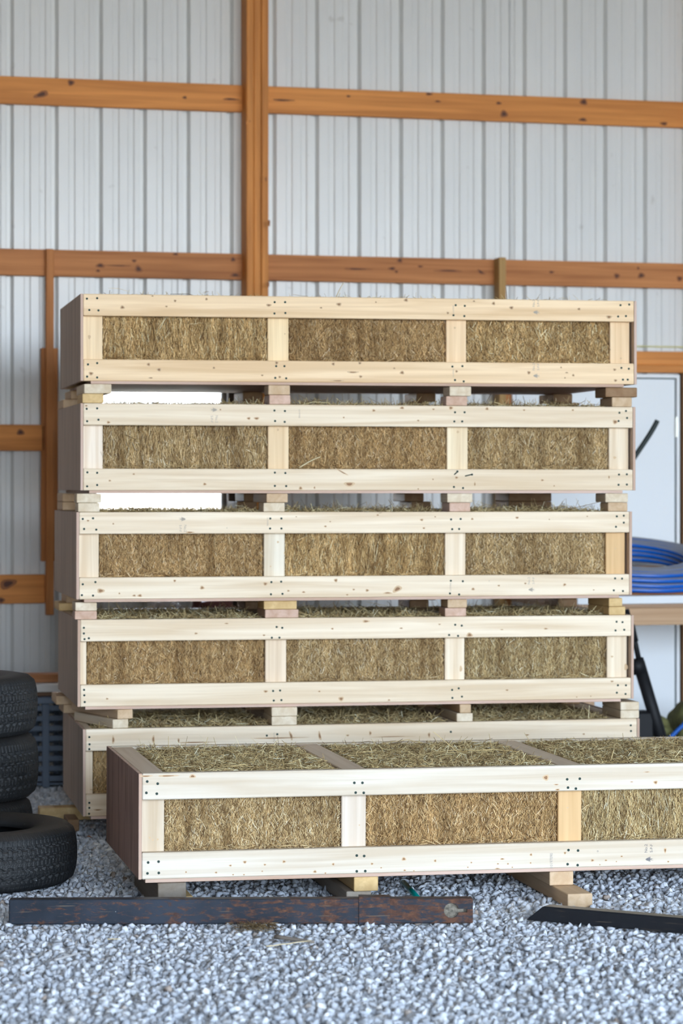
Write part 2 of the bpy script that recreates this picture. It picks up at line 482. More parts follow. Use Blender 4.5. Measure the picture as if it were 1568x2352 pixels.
# ------------------------------------------------------------------ crates
HT, D, L0, TH = 0.356, 0.939, 2.346, 0.012
CR = {   # pose of every crate: x, y, z, yaw, roll
 1: (-1.0536, 10.457, 1.8690, 11.28, 0.09), 2: (-1.0526, 10.444, 1.4215, 11.9, -0.02), 3: (-1.0692, 10.441, 0.9766, 11.8, -0.05),
 4: (-1.0672, 10.469, 0.5362, 11.12, -0.09), 5: (-1.0436, 10.455, 0.0895, 11.1, 0.07), 6: (-0.6708, 8.605, 0.1166, 11.8, -0.22)}
NAME = {1: 'topmost crate of the stack', 2: 'second crate from the top', 3: 'middle crate of the stack with an orange upright', 4: 'second crate from the bottom', 5: 'bottom crate of the stack', 6: 'front crate'}
SHORT = {1: 'topmost', 2: 'second', 3: 'third', 4: 'fourth', 5: 'bottom', 6: 'front'}
CLAB = {1: 'yellowish pine crate of hay at the top of the stack', 2: 'pine crate of hay second from the top of the stack',
        3: 'pine crate of hay third from the top, with an orange end upright', 4: 'pine crate of hay second from the bottom, with a narrow end upright',
        5: 'pine crate at the bottom of the stack, mostly hidden by the front crate', 6: 'pine crate of hay standing alone on the gravel before the stack'}
UPR = {1: [(188, 236), (615, 663), (1025, 1071), (1401, 1446)], 2: [(190, 236), (615, 663), (1026, 1074), (1398, 1443)],
       3: [(179, 227), (606, 654), (1022, 1069), (1391, 1435)], 4: [(181, 199), (609.5, 658), (1022, 1067), (1394, 1440)],
       5: [(194, 212), (623, 671), (1036, 1081), (1406, 1452)], 6: [(326, 380), (787, 843), (1284, 1338), None]}
# knots seen on the rails: (u, v, rx_px, rz_px)
KN = {
 (1, 't'): [(281, 706, 5, 4), (474, 687, 3, 3), (402, 691, 3, 3), (382, 704, 3, 2), (617, 701, 6, 3), (778, 699, 6, 4), (737, 707, 3, 2), (932, 688, 5, 4), (1028, 719, 3, 3), (1174, 707, 5, 4), (1133, 697, 4, 4), (1329, 710, 4, 3), (1398, 728, 7, 4), (1088, 692, 3, 2), (863, 694, 2, 2), (350, 680, 3, 1.5)],
 (1, 'b'): [(341, 837, 4, 4), (365, 849, 5, 4), (209, 858, 5, 4), (491, 845, 3, 3), (602, 862, 3, 2), (635, 833, 4, 4), (642, 866, 3, 3), (765, 836, 4, 4), (826, 834, 4, 3), (810, 855, 13, 2), (828, 865, 4, 3), (905, 846, 3, 2), (923, 856, 5, 4), (1048, 853, 3, 3), (1214, 856, 4, 4), (1288, 844, 2, 2), (1301, 856, 4, 1.5), (1316, 862, 3, 3), (1297, 868, 2, 2), (1411, 849, 4, 3), (1413, 874, 4, 3), (775, 874.5, 16, 1.5), (346, 868, 5, 1.5)],
 (2, 't'): [(571, 961, 4, 3), (589, 961, 6, 3), (249, 970, 4, 3), (506, 941, 2, 2), (858, 943, 4, 3), (923, 937, 5, 3), (789, 959, 2, 2), (960, 966, 3, 2), (995, 940, 3, 2), (1035, 937, 5, 4), (1118, 939, 4, 3.5), (1203, 942, 3, 2), (1315, 942, 3, 2), (1412, 969, 6, 5), (198, 932, 3, 2)],
 (2, 'b'): [(307, 1089, 3, 2), (252, 1104, 3, 2), (470, 1112, 4, 3), (690, 1122, 4, 4), (722, 1120, 2, 3), (802, 1112, 12, 5), (785, 1084, 16, 1.5, -.5), (960, 1123, 2, 2), (994, 1101, 2, 2), (1245, 1103, 4, 2.5), (1048, 1097, 4, 3), (1272, 1116, 2, 2), (1398, 1096, 2, 4), (1090, 1112, 2, 5)],
 (3, 't'): [(202, 1196, 3, 2), (260, 1203, 2, 2), (436, 1224, 9, 2), (747, 1209, 3, 2), (758, 1198, 2, 1.5), (867, 1183, 3, 2), (968, 1194, 4, 2.5), (973, 1213, 3, 2), (999, 1187, 2, 1.5), (1084, 1192, 3, 2.5), (1187, 1189, 4, 2.5), (1261, 1193, 1.5, 1.5), (1348, 1186, 2, 1.5), (680, 1187, 2, 1)],
 (3, 'b'): [(401, 1334, 3, 3), (464, 1350, 5, 4), (321, 1368, 5, 3), (231, 1357, 8, 5), (274, 1363, 2, 2), (308, 1368, 4, 2), (609, 1341, 5, 4), (662, 1357, 3, 2), (697, 1360, 4, 2), (771, 1333, 4, 4), (812, 1354, 3, 2), (797, 1366, 3, 2), (843, 1356, 4, 3), (912, 1353, 11, 6, .5), (890, 1362, 10, 2), (1086, 1353, 4, 3), (1145, 1345, 3, 2), (1206, 1340, 3, 2), (1296, 1343, 4, 3, .6), (1363, 1355, 2, 1.5)],
 (4, 't'): [(450, 1455, 4, 2), (606, 1459, 3, 2), (636, 1440, 3, 2), (763, 1444, 3, 2), (840, 1427, 8, 3), (921, 1443, 4, 1.5), (1009, 1434, 3, 1.5), (1078, 1460, 7, 5), (1253, 1444, 5, 2), (1152, 1446, 4, 1), (520, 1432, 5, 1.5)],
 (4, 'b'): [(246, 1605, 3, 2), (610, 1588, 5, 3), (733, 1588, 3, 2), (783, 1605, 6, 5), (893, 1608, 3, 2), (1164, 1585, 4, 2), (1405, 1565, 4, 2), (1324, 1601, 2, 1.5), (1356, 1599, 2, 1.5)],
 (5, 't'): [(260, 1699, 3, 9), (352, 1698, 3, 9), (410, 1701, 2, 6), (668, 1690, 3, 10, .3), (734, 1690, 3, 10, .2), (798, 1689, 4, 2), (850, 1684, 3, 5), (985, 1688, 3, 6), (450, 1705, 40, 1.5), (640, 1695, 60, 1.5), (900, 1692, 50, 1.2), (1210, 1688, 5, 2), (1340, 1686, 3, 2)],
 (5, 'b'): [(225, 1860, 10, 2)],
 (6, 't'): [(442, 1783, 7, 4), (335, 1782.5, 14, 2), (385, 1782, 22, 2), (1253, 1786, 7, 6.5), (1505, 1797, 5, 4), (1280, 1820, 5, 2.5), (1277, 1802, 6, 1.5), (1450, 1796, 4, 1), (1485, 1773, 8, 1)],
 (6, 'b'): [(529, 1988, 3, 2), (562, 1980, 4, 3), (608, 1986, 3, 2), (652, 1979, 4, 3), (765, 1985, 3, 3), (723, 2002, 4, 3), (747, 2009, 2, 2), (602, 2001, 2, 1.5), (560, 2009, 2, 1.5), (535, 2009, 2, 1.5), (854, 1984, 3, 2.5), (927, 1973, 5, 4), (929, 1999, 3, 2), (999, 1977, 3, 3), (950, 2007, 2, 1.5), (875, 1993, 2, 1.5), (1082, 1981, 2, 2), (1153, 1973, 5, 2), (1143, 1984, 2.5, 1.5), (1219, 1963, 3, 3), (1218, 1982, 2, 2), (1166, 1984, 2, 2), (1074, 1992, 2, 1.5), (1176, 1992, 2, 1.5), (1142, 2000, 6, 1.5), (1297, 1959, 3, 3), (1360, 1976, 4, 3), (1391, 1976, 3, 2), (1427, 1967, 3, 2), (1527, 1953, 3, 6), (1534, 1979, 2.5, 2), (1415, 1979, 1.5, 1.5), (1377, 1986, 1.5, 1.5), (427, 2003, 2, 2), (496, 2004, 3, 2)]}
def knot_scale(n): return 0.00147 if n == 6 else 0.00178

FR = {n: Fr(frame(x, y, z, R(a), R(r))) for n, (x, y, z, a, r) in CR.items()}
def cx(n, u, y): return FR[n].at(u, V0, y).x

def text_mesh(s, size):
    cu = bpy.data.curves.new('txt', 'FONT'); cu.body = s; cu.size = size; cu.align_x = 'CENTER'; cu.align_y = 'CENTER'
    cu.resolution_u = 3
    ob = bpy.data.objects.new('txt', cu); COL.objects.link(ob)
    dg = bpy.context.evaluated_depsgraph_get()
    me = bpy.data.meshes.new_from_object(ob.evaluated_get(dg))
    vs = [tuple(v.co) for v in me.vertices]; fs = [tuple(p.vertices) for p in me.polygons]
    bpy.data.objects.remove(ob); bpy.data.meshes.remove(me); bpy.data.curves.remove(cu)
    return vs, fs
_tc = {}
def stamp(parent, name, items, x, z, ang, mat=None):
    """items: list of (string or 'TREE', dx, dz, size) in the stamp's own upright frame; ang turns the stamp on the board face"""
    V, Fc = [], []
    ca, sa = math.cos(ang), math.sin(ang)
    for s, dx, dz, size in items:
        if s == 'TREE':
            vs, fs = [], []
            def tri(p):
                k = len(vs); vs.extend(p); fs.append(tuple(range(k, k+len(p))))
            for q, w in ((0.0, 0.5), (0.24, 0.40), (0.48, 0.28)):
                tri([(-w*size, (q-0.4)*size), (w*size, (q-0.4)*size), (0, (q-0.02)*size)])
            tri([(-0.08*size, -0.62*size), (0.08*size, -0.62*size), (0.08*size, -0.4*size), (-0.08*size, -0.4*size)])
        else:
            if (s, size) not in _tc: _tc[(s, size)] = text_mesh(s, size)
            vs, fs = _tc[(s, size)]
        k = len(V)
        for v in vs:
            px, pz = v[0]+dx, v[1]+dz
            V.append((x+px*ca-pz*sa, -0.0009, z+px*sa+pz*ca))
        Fc += [tuple(i+k for i in f) for f in fs]
    me = bpy.data.meshes.new(name); me.from_pydata(V, [], Fc); me.materials.append(mat or M_INK)
    return link(bpy.data.objects.new(name, me), parent)
M_FAINT = plain('faint_ink', (0.42, 0.37, 0.31), 0.8)
def grade(parent, x, z, up=True, mat=None):
    a = R(90) if up else R(-90)
    stamp(parent, 'ink_stamp', [('No.2', 0.019, 0.011, 0.015), ('S-P-F', 0.019, -0.009, 0.014), ('TREE', -0.019, 0.004, 0.021), ('77', -0.02, -0.012, 0.010)], x, z, a, mat)

screw_me = MB().cyl((0, -0.0012, 0), (0, 0.004, 0), 0.0046, 12).mesh('screw', M_SCREW)
def screw(parent, x, z):
    o = bpy.data.objects.new('screw', screw_me); o.location = (x, -0.0, z); link(o, parent)

SCREWPX = {  # nails whose places the photo shows: (crate, rail) -> pixel list
 (6, 't'): [(338, 1795), (362, 1800), (336, 1821), (360, 1823), (813.5, 1798), (832, 1798), (816.5, 1820.5), (835, 1821), (1302, 1790), (1331, 1788.5), (1304, 1809), (1322, 1813)],
 (6, 'b'): [(340, 1981), (364, 1979), (338.5, 2006), (364.5, 2005), (819, 1965), (836, 1966), (819, 2003.5), (838.5, 2002), (1305, 1952.5), (1327, 1953.5), (1303, 1985), (1326, 1987)],
 (1, 't'): [(199.5, 686), (223, 685), (205, 712), (226, 713), (630.5, 694), (654.5, 694), (630, 720), (655, 719), (1046, 701), (1067, 702.5), (1041, 724), (1066, 726), (1424.5, 701), (1444.5, 699.5), (1419, 727), (1437, 726)],
 (1, 'b'): [(202, 837), (223, 834), (200, 865), (223, 867), (634, 841), (653, 841), (632, 868), (657, 869), (1038.5, 842), (1061.5, 841), (1044.5, 873), (1064.5, 876), (1426.5, 845), (1443.5, 847), (1430, 872), (1441, 872)],
 (2, 't'): [(199, 939), (223, 938), (200, 967.5), (226, 964), (630, 943), (654, 944), (631.5, 967), (653.5, 969), (1044.5, 947), (1066.5, 947), (1043, 968), (1061, 968), (1422, 948), (1439.5, 960), (1420, 967), (1437, 944)],
 (2, 'b'): [(200.5, 1085), (223, 1086), (200, 1117), (223, 1114), (631, 1085.5), (655, 1086.5), (631, 1116), (657, 1116.5), (1050, 1083), (1083.5, 1090), (1042, 1118.5), (1063, 1121), (1421, 1090), (1439, 1089.5), (1420, 1113.5), (1439, 1113)],
 (3, 't'): [(190, 1192), (213.5, 1190.5), (193, 1215), (221, 1216.5), (620.5, 1191), (646, 1191), (620, 1214), (646, 1214), (1035.5, 1193), (1057.5, 1192), (1038, 1215.5), (1054, 1215), (1416, 1186), (1432, 1184.5), (1432, 1200.5), (1414, 1210)],
 (3, 'b'): [(190, 1342), (219, 1337), (188, 1367), (213.5, 1368), (623, 1337), (645.5, 1336), (622, 1365), (648.5, 1364), (1035, 1334), (1062.5, 1335), (1033, 1363), (1054, 1366), (1412, 1328.5), (1428, 1329), (1409, 1356), (1430, 1357.5)],
 (4, 't'): [(192.5, 1442), (192.5, 1455), (194, 1468), (204, 1466), (648, 1442), (624, 1465), (641.5, 1465), (635, 1440), (1045, 1435), (1060, 1437), (1031, 1458.5), (1051.5, 1461), (1415.5, 1428), (1429, 1429), (1413, 1448), (1433, 1446.5)],
 (4, 'b'): [(193, 1584.5), (193.5, 1597), (194.5, 1612.5), (627, 1587), (643, 1586), (628.5, 1609), (646, 1608), (1038, 1584.5), (1053, 1581), (1038.5, 1603), (1060.5, 1600), (1418.5, 1574), (1437, 1574), (1416, 1591), (1436, 1594)],
 (5, 't'): [(205, 1693), (205.5, 1709.5), (205, 1721.5), (612.5, 1689.5), (636.5, 1686.5), (1035, 1681), (1448, 1666), (1448.5, 1679)],
 (5, 'b'): [(205, 1844), (205, 1855.5), (204.5, 1869)]}

def hay_straws(nst, gen):
    """thin three-sided stalks; gen(n) -> centres (n,3), directions (n,3), lengths (n), radii (n)"""
    c, d, ln, r = gen(nst)
    d = d/np.linalg.norm(d, axis=1, keepdims=True)
    ref = RNG.normal(size=d.shape); a = np.cross(d, ref); a /= np.linalg.norm(a, axis=1, keepdims=True)+1e-9
    b = np.cross(d, a)
    n = len(c)
    sag = RNG.normal(size=(n, 3))*ln[:, None]*0.05
    V = np.zeros((n, 9, 3))
    for i, t in enumerate((-0.5, 0.0, 0.5)):
        p = c+d*(ln*t)[:, None]+(sag if i == 1 else 0)
        for k in range(3):
            an = 2*math.pi*k/3
            V[:, i*3+k] = p+(a*math.cos(an)+b*math.sin(an))*(r*(1.0 if i == 1 else 0.75))[:, None]
    base = (np.arange(n)*9)[:, None]
    q = []
    for i in (0, 1):
        for k in range(3):
            q += [i*3+k, i*3+(k+1) % 3, (i+1)*3+(k+1) % 3, (i+1)*3+k]
    Fx = (base+np.array(q)[None, :]).ravel()
    return V.reshape(-1, 3), Fx

def make_bale(n, x0, x1, mat, tops, fronts, label, group, upright=0.22, lenmul=1.0):
    y0, y1, z0, zt_ = 0.046, D-0.05, 0.002, HT-0.014
    # packed body with a slightly lumpy skin
    mb = MB()
    mb.box(x0+0.002, x1-0.002, y0+0.006, y1, z0, zt_-0.004, 0.006)
    bm = mb.bm
    vs = [tuple(v.co) for v in bm.verts]; 
    Vs, Fs = [], []
    def front(k):
        x = RNG.uniform(x0+0.004, x1-0.004, k); z = RNG.uniform(0.075, HT-0.075, k)
        y = y0+RNG.normal(0.0, 0.004, k)+0.004
        d = np.stack([RNG.normal(0, upright, k), RNG.normal(0, 0.28, k), np.ones(k)], 1)
        loose = RNG.random(k) < 0.06
        d[loose] = np.stack([RNG.normal(0, 1, loose.sum()), RNG.normal(-0.2, 0.3, loose.sum()), RNG.normal(0, 0.6, loose.sum())], 1)
        ln = RNG.gamma(2.2, 0.0070*lenmul, k)+0.006
        z = np.clip(z, 0.085, HT-0.085)
        lim = np.minimum(np.minimum(x-x0, x1-x)*2.2+0.01, 0.2)
        ln = np.where(loose, np.minimum(ln, lim), ln)
        r = RNG.uniform(0.0006, 0.0016, k)
        return np.stack([x, y, z], 1), d, ln, r
    def lip(k):
        x = RNG.uniform(x0+0.02, x1-0.02, k); z = 0.0915+np.abs(RNG.normal(0, 0.006, k)); y = y0-0.004-RNG.random(k)*0.016
        d = np.stack([RNG.normal(0, 1, k), RNG.normal(0, 0.35, k), RNG.normal(0, 0.35, k)], 1)
        return np.stack([x, y, z], 1), d, np.minimum(RNG.gamma(2.5, 0.012, k)+0.01, 0.07), RNG.uniform(0.0007, 0.0016, k)
    def top(k):
        x = RNG.uniform(x0+0.012, x1-0.012, k); y = RNG.uniform(y0+0.012, y1-0.02, k) if n == 6 else y0+0.008+(y1-y0-0.05)*RNG.random(k)**1.7
        z = zt_+RNG.normal(0.004, 0.005, k)
        if n != 6: z += 0.004
        d = np.stack([RNG.normal(0, 1, k), RNG.normal(0, 0.9, k), RNG.normal(0, 0.30, k)], 1)
        ln = RNG.gamma(2.2, 0.0075, k)+0.006
        r = RNG.uniform(0.0006, 0.0015, k)
        spr = RNG.random(k) < (0.012 if n == 6 else 0.06)
        d[spr, 2] = np.abs(RNG.normal(0.9, 0.5, spr.sum())); z[spr] += 0.012; ln[spr] *= 1.8
        big = RNG.random(k) < 0.006
        ln[big] *= 3.6; z[big] += 0.008; d[big, 2] *= 0.3; r[big] *= 1.35
        m = np.minimum(x-x0, x1-x)
        ln = np.minimum(ln, m*2+0.03)
        return np.stack([x, y, z], 1), d, ln, r
    nfront = 0
    if fronts:
        v, f = hay_straws(90, lip); Vs.append(v); Fs.append(f); nfront += len(f)//4
        v, f = hay_straws(fronts, front); Vs.append(v); Fs.append(f); nfront += len(f)//4
    if tops:
        v, f = hay_straws(tops, top)
        if n not in (1, 6): v[:, 2] = np.minimum(v[:, 2], HT+0.055)     # pressed under the crate above
        Vs.append(v); Fs.append(f)
    # join body and stalks into one mesh
    me_b = mb.mesh('body', M_CORE)
    bv = np.array([v.co[:] for v in me_b.vertices]); bf = [list(p.vertices) for p in me_b.polygons]
    off = len(bv); allv = [bv]; q = []
    tri = []
    for p in bf:
        if len(p) == 4: q += p
        else: tri.append(p)
    nb = len(q)//4
    flat = [np.array(q, np.int32)]
    for v, f in zip(Vs, Fs):
        allv.append(v); flat.append(f+off); off += len(v)
    flat = np.concatenate(flat); nf = len(flat)//4
    mi = np.full(nf, 2, np.int32); mi[:nb] = 0; mi[nb:nb+nfront] = 1
    me = np_mesh('hay_bale', np.concatenate(allv), flat, 4, [M_CORE, mat, M_STRAW_T], mi)
    bpy.data.meshes.remove(me_b)
    o = link(bpy.data.objects.new('hay_bale', me)); o.matrix_world = FR[n].M
    tag(o, label, 'hay bale', group)
    return o

def upright_x(n):
    out = []
    for i, p in enumerate(UPR[n]):
        if p is None: out.append((L0-0.012-0.089, L0-0.012))
        else: out.append((cx(n, p[0], 0.038), cx(n, p[1], 0.038)))
    out[0] = (max(0.0, out[0][0]-0.0), out[0][1])
    return out

BAYN = ['bay by the dark panel', 'central bay', 'bay farthest from the dark panel']
def make_crate(n):
    root = empty('hay_crate', FR[n].M, label=CLAB[n], cat='crate', group='pine crates packed with hay')
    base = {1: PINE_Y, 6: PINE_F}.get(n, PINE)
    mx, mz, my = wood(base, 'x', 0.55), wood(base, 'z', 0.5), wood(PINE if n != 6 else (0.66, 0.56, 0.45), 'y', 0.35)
    ux = upright_x(n)
    s = knot_scale(n)
    for key, zb in (('t', HT-0.089), ('b', 0.0)):
        mb = MB().box(0, L0, 0, 0.038, zb, zb+0.089, 0.003)
        Lk = []
        for k in KN.get((n, key), []):
            p = FR[n].at(k[0], k[1], 0)
            rx, rz = k[2]*s*1.1, k[3]*s*1.1
            zc = min(max(p.z, zb+rz+0.0015), zb+0.0875-rz)
            Lk.append((p.x, zc, rx, rz, k[4] if len(k) > 4 else 0))
        knots(mb, Lk, 1, 2)
        rail = mb.build('front_rail', [mx, M_KNOT, M_KNOTR], root)
        px = SCREWPX[(n, key)]
        for (u, v) in px:
            p = FR[n].at(u, v, 0); screw(rail, p.x, min(max(p.z, zb+0.008), zb+0.081))
        if n == 6:
            for dx, dz in ((-0.022, .02), (0.02, .018), (-.02, -.02), (.022, -.022)): screw(rail, (ux[3][0]+ux[3][1])/2+dx, zb+0.0445+dz)
        if n == 5:
            have = 3 if key == 't' else 1
            for i in range(have if key == 'b' else 99, 4):
                for dx, dz in ((-0.022, .02), (0.02, .018), (-.02, -.02), (.022, -.022)): screw(rail, (ux[i][0]+ux[i][1])/2+dx, zb+0.0445+dz)
        # ink marks
        def P(u, v): 
            p = FR[n].at(u, v, 0); return p.x, p.z
        if (n, key) == (6, 'b'):
            x, z = P(1266, 1977); stamp(rail, 'ink_stamp', [('10197090', 0, 0, 0.0135)], x, z, R(90), plain('grey_ink', (0.33, 0.31, 0.30), .8))
            x, z = P(1490, 1961); grade(rail, x, z, True)
            x, z = P(1372, 1954.5); stamp(rail, 'ink_stamp', [('o', 0, 0, 0.012)], x, z, 0)
        elif (n, key) in ((1, 't'), (1, 'b')):
            x, z = P(1231, 707 if key == 't' else 853); grade(rail, x, z, False if False else True, M_FAINT)
            x, z = P(1041, 711 if key == 't' else 857); stamp(rail, 'ink_stamp', [('10197090', 0, 0, 0.009)], x, z, R(90), M_FAINT)
        elif (n, key) == (2, 't'):
            x, z = P(491, 952); grade(rail, x, z, False, M_FAINT)
            x, z = P(687, 950); stamp(rail, 'ink_stamp', [('10197090', 0, 0, 0.0095)], x, z, R(-90), M_FAINT)
        elif (n, key) == (3, 't'):
            x, z = P(419, 1203); grade(rail, x, z, False, M_FAINT)
            x, z = P(614, 1198); stamp(rail, 'ink_stamp', [('10197090', 0, 0, 0.009)], x, z, R(-90), M_FAINT)
            x, z = P(521, 1212); stamp(rail, 'ink_stamp', [('o', 0, 0, 0.011)], x, z, 0, M_FAINT)
        elif (n, key) == (3, 'b'):
            x, z = P(1220, 1344); grade(rail, x, z, True, M_FAINT)
            x, z = P(1034.5, 1349); stamp(rail, 'ink_stamp', [('10197090', 0, 0, 0.009)], x, z, R(90), M_FAINT)
            x, z = P(1123, 1334); stamp(rail, 'ink_stamp', [('o', 0, 0, 0.011)], x, z, 0, M_FAINT)
        elif (n, key) == (5, 't'):
            x, z = P(629, 1692); stamp(rail, 'ink_stamp', [('10197090', 0, 0, 0.009)], x, z, R(-90), M_FAINT)
        MB().box(0, L0, D-0.038, D, zb, zb+0.089, 0.003).build('rear_rail', mx, root)
    for i, (a, b) in enumerate(ux):
        m = mz
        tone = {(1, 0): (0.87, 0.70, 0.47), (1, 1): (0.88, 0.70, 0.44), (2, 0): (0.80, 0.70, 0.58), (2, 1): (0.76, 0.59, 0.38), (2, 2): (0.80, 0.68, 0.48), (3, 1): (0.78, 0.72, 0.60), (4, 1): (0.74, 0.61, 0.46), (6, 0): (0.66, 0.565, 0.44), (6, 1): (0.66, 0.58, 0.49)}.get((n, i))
        if tone: m = wood(tone, 'z', 0.5)
        if (n, i) in ((3, 3), (6, 2)): m = wood(PINE_O, 'z', 0.45)
        mb = MB().box(a, b, 0.038, 0.074, 0.0, HT-0.0385, 0.003)
        kl = {(1, 0): [(205, 774, 4, 6)], (1, 1): [(654, 767, 2, 2)], (1, 2): [(1044, 753, 3, 3)], (1, 3): [(1425, 823, 3, 3)], (2, 2): [(1051, 992, 4, 4)], (2, 1): [(638, 987, 3, 4)], (2, 3): [(1411, 1051, 5, 4)], (4, 2): [(1058, 1536, 4, 9)], (4, 3): [(1405, 1508, 4, 3), (1437, 1532, 6, 10)], (3, 1): [(638, 1245, 3, 3), (621, 1301, 2, 2)], (3, 3): [(1413, 1260, 2, 2)], (6, 0): [(344, 1924, 3, 3), (351, 1929, 3, 3), (362, 1928, 3, 3)], (6, 2): [(1303, 1855, 3, 2)], (6, 1): [(825, 1895, 2, 2)]}.get((n, i), [])
        Lk = []
        for k in kl:
            p = FR[n].at(k[0], k[1], 0.038); Lk.append((p.x, p.z, k[2]*s*.8, k[3]*s*.8))
        knots(mb, Lk, 1, 2, y=0.0374)
        o = mb.build('upright', [m, M_KNOT, M_KNOTR], root)
        if (n, i) in ((3, 3), (6, 2)): o['label'] = 'orange resinous upright'
        if n in (4, 5) and i == 0: o['label'] = 'narrow end upright'
        MB().box(a, b, D-0.074, D-0.038, 0.0, HT-0.0385, 0.003).build('rear_upright', mz, root)
        MB().box(a, b, 0.0385, D-0.0385, HT-0.038, HT-0.001, 0.003).build('top_slat', my, root)
    for xa, xb in ((-TH, -0.0005), (L0+0.0005, L0+TH)):
        mb = MB().box(xa, xb, 0.0, D, 0.0, HT, 0.001)
        for f in mb.bm.faces:
            if abs(f.normal.x) < 0.5: f.material_index = 1
        o = mb.build('end_panel', [M_PLY_RED if n == 6 else M_PLY, wood((0.58, 0.43, 0.36), 'z', 0.6)], root)
        o['label'] = 'reddish plywood end panel'
    inset = {1: .03, 2: .024, 3: .02, 4: .02, 5: .02, 6: .012}[n]
    o = MB().box(inset, L0-0.045, 0.002, D, -TH, -0.0003, 0.001).build('bottom_panel', M_PLYEDGE, root)
    o['label'] = 'plywood bottom panel'
    if n == 2:
        for q in (((1043, 1090), (1050, 1084)), ((1068, 1093.5), (1084, 1089.5))):
            a_, b_ = [FR[2].at(u, v, -0.003) for u, v in q]
            MB().cyl(a_, b_, 0.0024, 8).build('bent_nail', M_SCREW, root)
    # the three bales
    mats = {(1, 0): M_STRAW_G, (1, 1): M_STRAW_B, (1, 2): M_STRAW_G, (2, 0): M_STRAW, (2, 1): M_STRAW_B, (2, 2): M_STRAW, (3, 0): M_STRAW_B, (3, 1): M_STRAW_G, (3, 2): M_STRAW, (4, 0): M_STRAW_B, (4, 1): M_STRAW, (4, 2): M_STRAW_O, (5, 0): M_STRAW_B, (5, 1): M_STRAW_O, (5, 2): M_STRAW_O, (6, 0): M_STRAW, (6, 1): M_STRAW_B, (6, 2): M_STRAW_O}
    for i in range(3):
        xa, xb = ux[i][1]+0.001, ux[i+1][0]-0.001
        tops = {1: 1300, 6: 26000}.get(n, 9000)
        fr = {5: 4000 if i == 0 else 0, 6: 10000}.get(n, 9000)
        long_ = (n, i) in ((1, 0), (2, 0), (3, 1), (6, 2))
        look = {(1, 0): 'pale long-stalked', (2, 0): 'long-stalked', (3, 1): 'pale long-stalked', (6, 2): 'pale long-stalked', (1, 1): 'brown chopped', (2, 1): 'brown chopped', (3, 0): 'brown chopped', (4, 0): 'brown chopped', (6, 1): 'brown chopped'}.get((n, i), 'chopped')
        make_bale(n, xa, xb, mats[(n, i)], tops, fr, '%s hay bale in the %s of the %s crate' % (look, BAYN[i], SHORT[n]),
                  'hay bales packed in the crates', 0.30 if long_ else 0.55, 1.7 if long_ else 0.95)
    return root
for n in CR: make_crate(n)

# ------------------------------------------------------------------ spacer blocks
BT = {}
def block_mat(c): return wood(c, 'y', 0.45)
BC = {'pale': (0.70, 0.61, 0.47), 'grey': (0.19, 0.165, 0.135), 'pinkish': (0.60, 0.42, 0.33), 'yellow': (0.64, 0.46, 0.22), 'weathered': (0.36, 0.315, 0.26), 'tan': (0.58, 0.43, 0.28), 'brown': (0.27, 0.165, 0.085)}  # brown is deepened so the rear blocks read as backlit
POSN = ['the dark panel end', 'the second upright', 'the third upright', 'the far end']
def block(n, x0, x1, y0, y1, z0, z1, tone, label, group, yaw=0.0, tilt=0.0):
    w, l, h = x1-x0, y1-y0, z1-z0
    me = MB().box(-w/2, w/2, 0, l, 0, h, 0.004, seg=2).mesh('wood_block', block_mat(BC[tone]))
    o = link(bpy.data.objects.new('wood_block', me))
    o.matrix_world = FR[n].M @ Matrix.Translation(((x0+x1)/2, y0, z0)) @ Matrix.Rotation(yaw, 4, 'Z') @ Matrix.Rotation(tilt, 4, 'Y')
    return tag(o, label, 'block', group)
GAPS = {  # below crate n: four positions of (upper u0,u1,side,tone), (lower u0,u1,side,tone)
 1: [((193, 256, 16, 'pale'), (189, 238, 10, 'yellow')), ((616, 666, 9, 'tan'), (618, 667, 11, 'pinkish')), ((1032, 1082, 15, 'pale'), (1024, 1073, 12, 'pinkish')), ((1390, 1463, 25, 'brown'), (1405, 1451, 29, 'tan'))],
 2: [((176, 233, 5, 'pale'), (179, 229, 6, 'pale')), ((612, 661, 31, 'tan'), (605, 654, 11, 'pale')), ((1027, 1085, 16, 'pale'), (1032, 1080, 18, 'pinkish')), ((1390, 1442, 24, 'pale'), (1396, 1441, 19, 'tan'))],
 3: [((173, 223, 7, 'pale'), (172, 223, 5, 'pinkish')), ((606, 682, 15, 'yellow'), (609, 686, 20, 'pinkish')), ((1028, 1073, 17, 'tan'), (1022, 1071, 15, 'pinkish')), ((1398, 1430, 43, 'yellow'), (1398, 1437, 43, 'yellow'))],
 4: [((268, 306, 100, 'tan'), (257, 296, 81, 'pale')), ((623, 682, 18, 'pale'), (623, 681, 20, 'pale')), ((1055, 1081, 45, 'tan'), (1048, 1085, 40, 'pale')), ((1424, 1467, 46, 'pale'), (1424, 1467, 46, 'pale'))]}
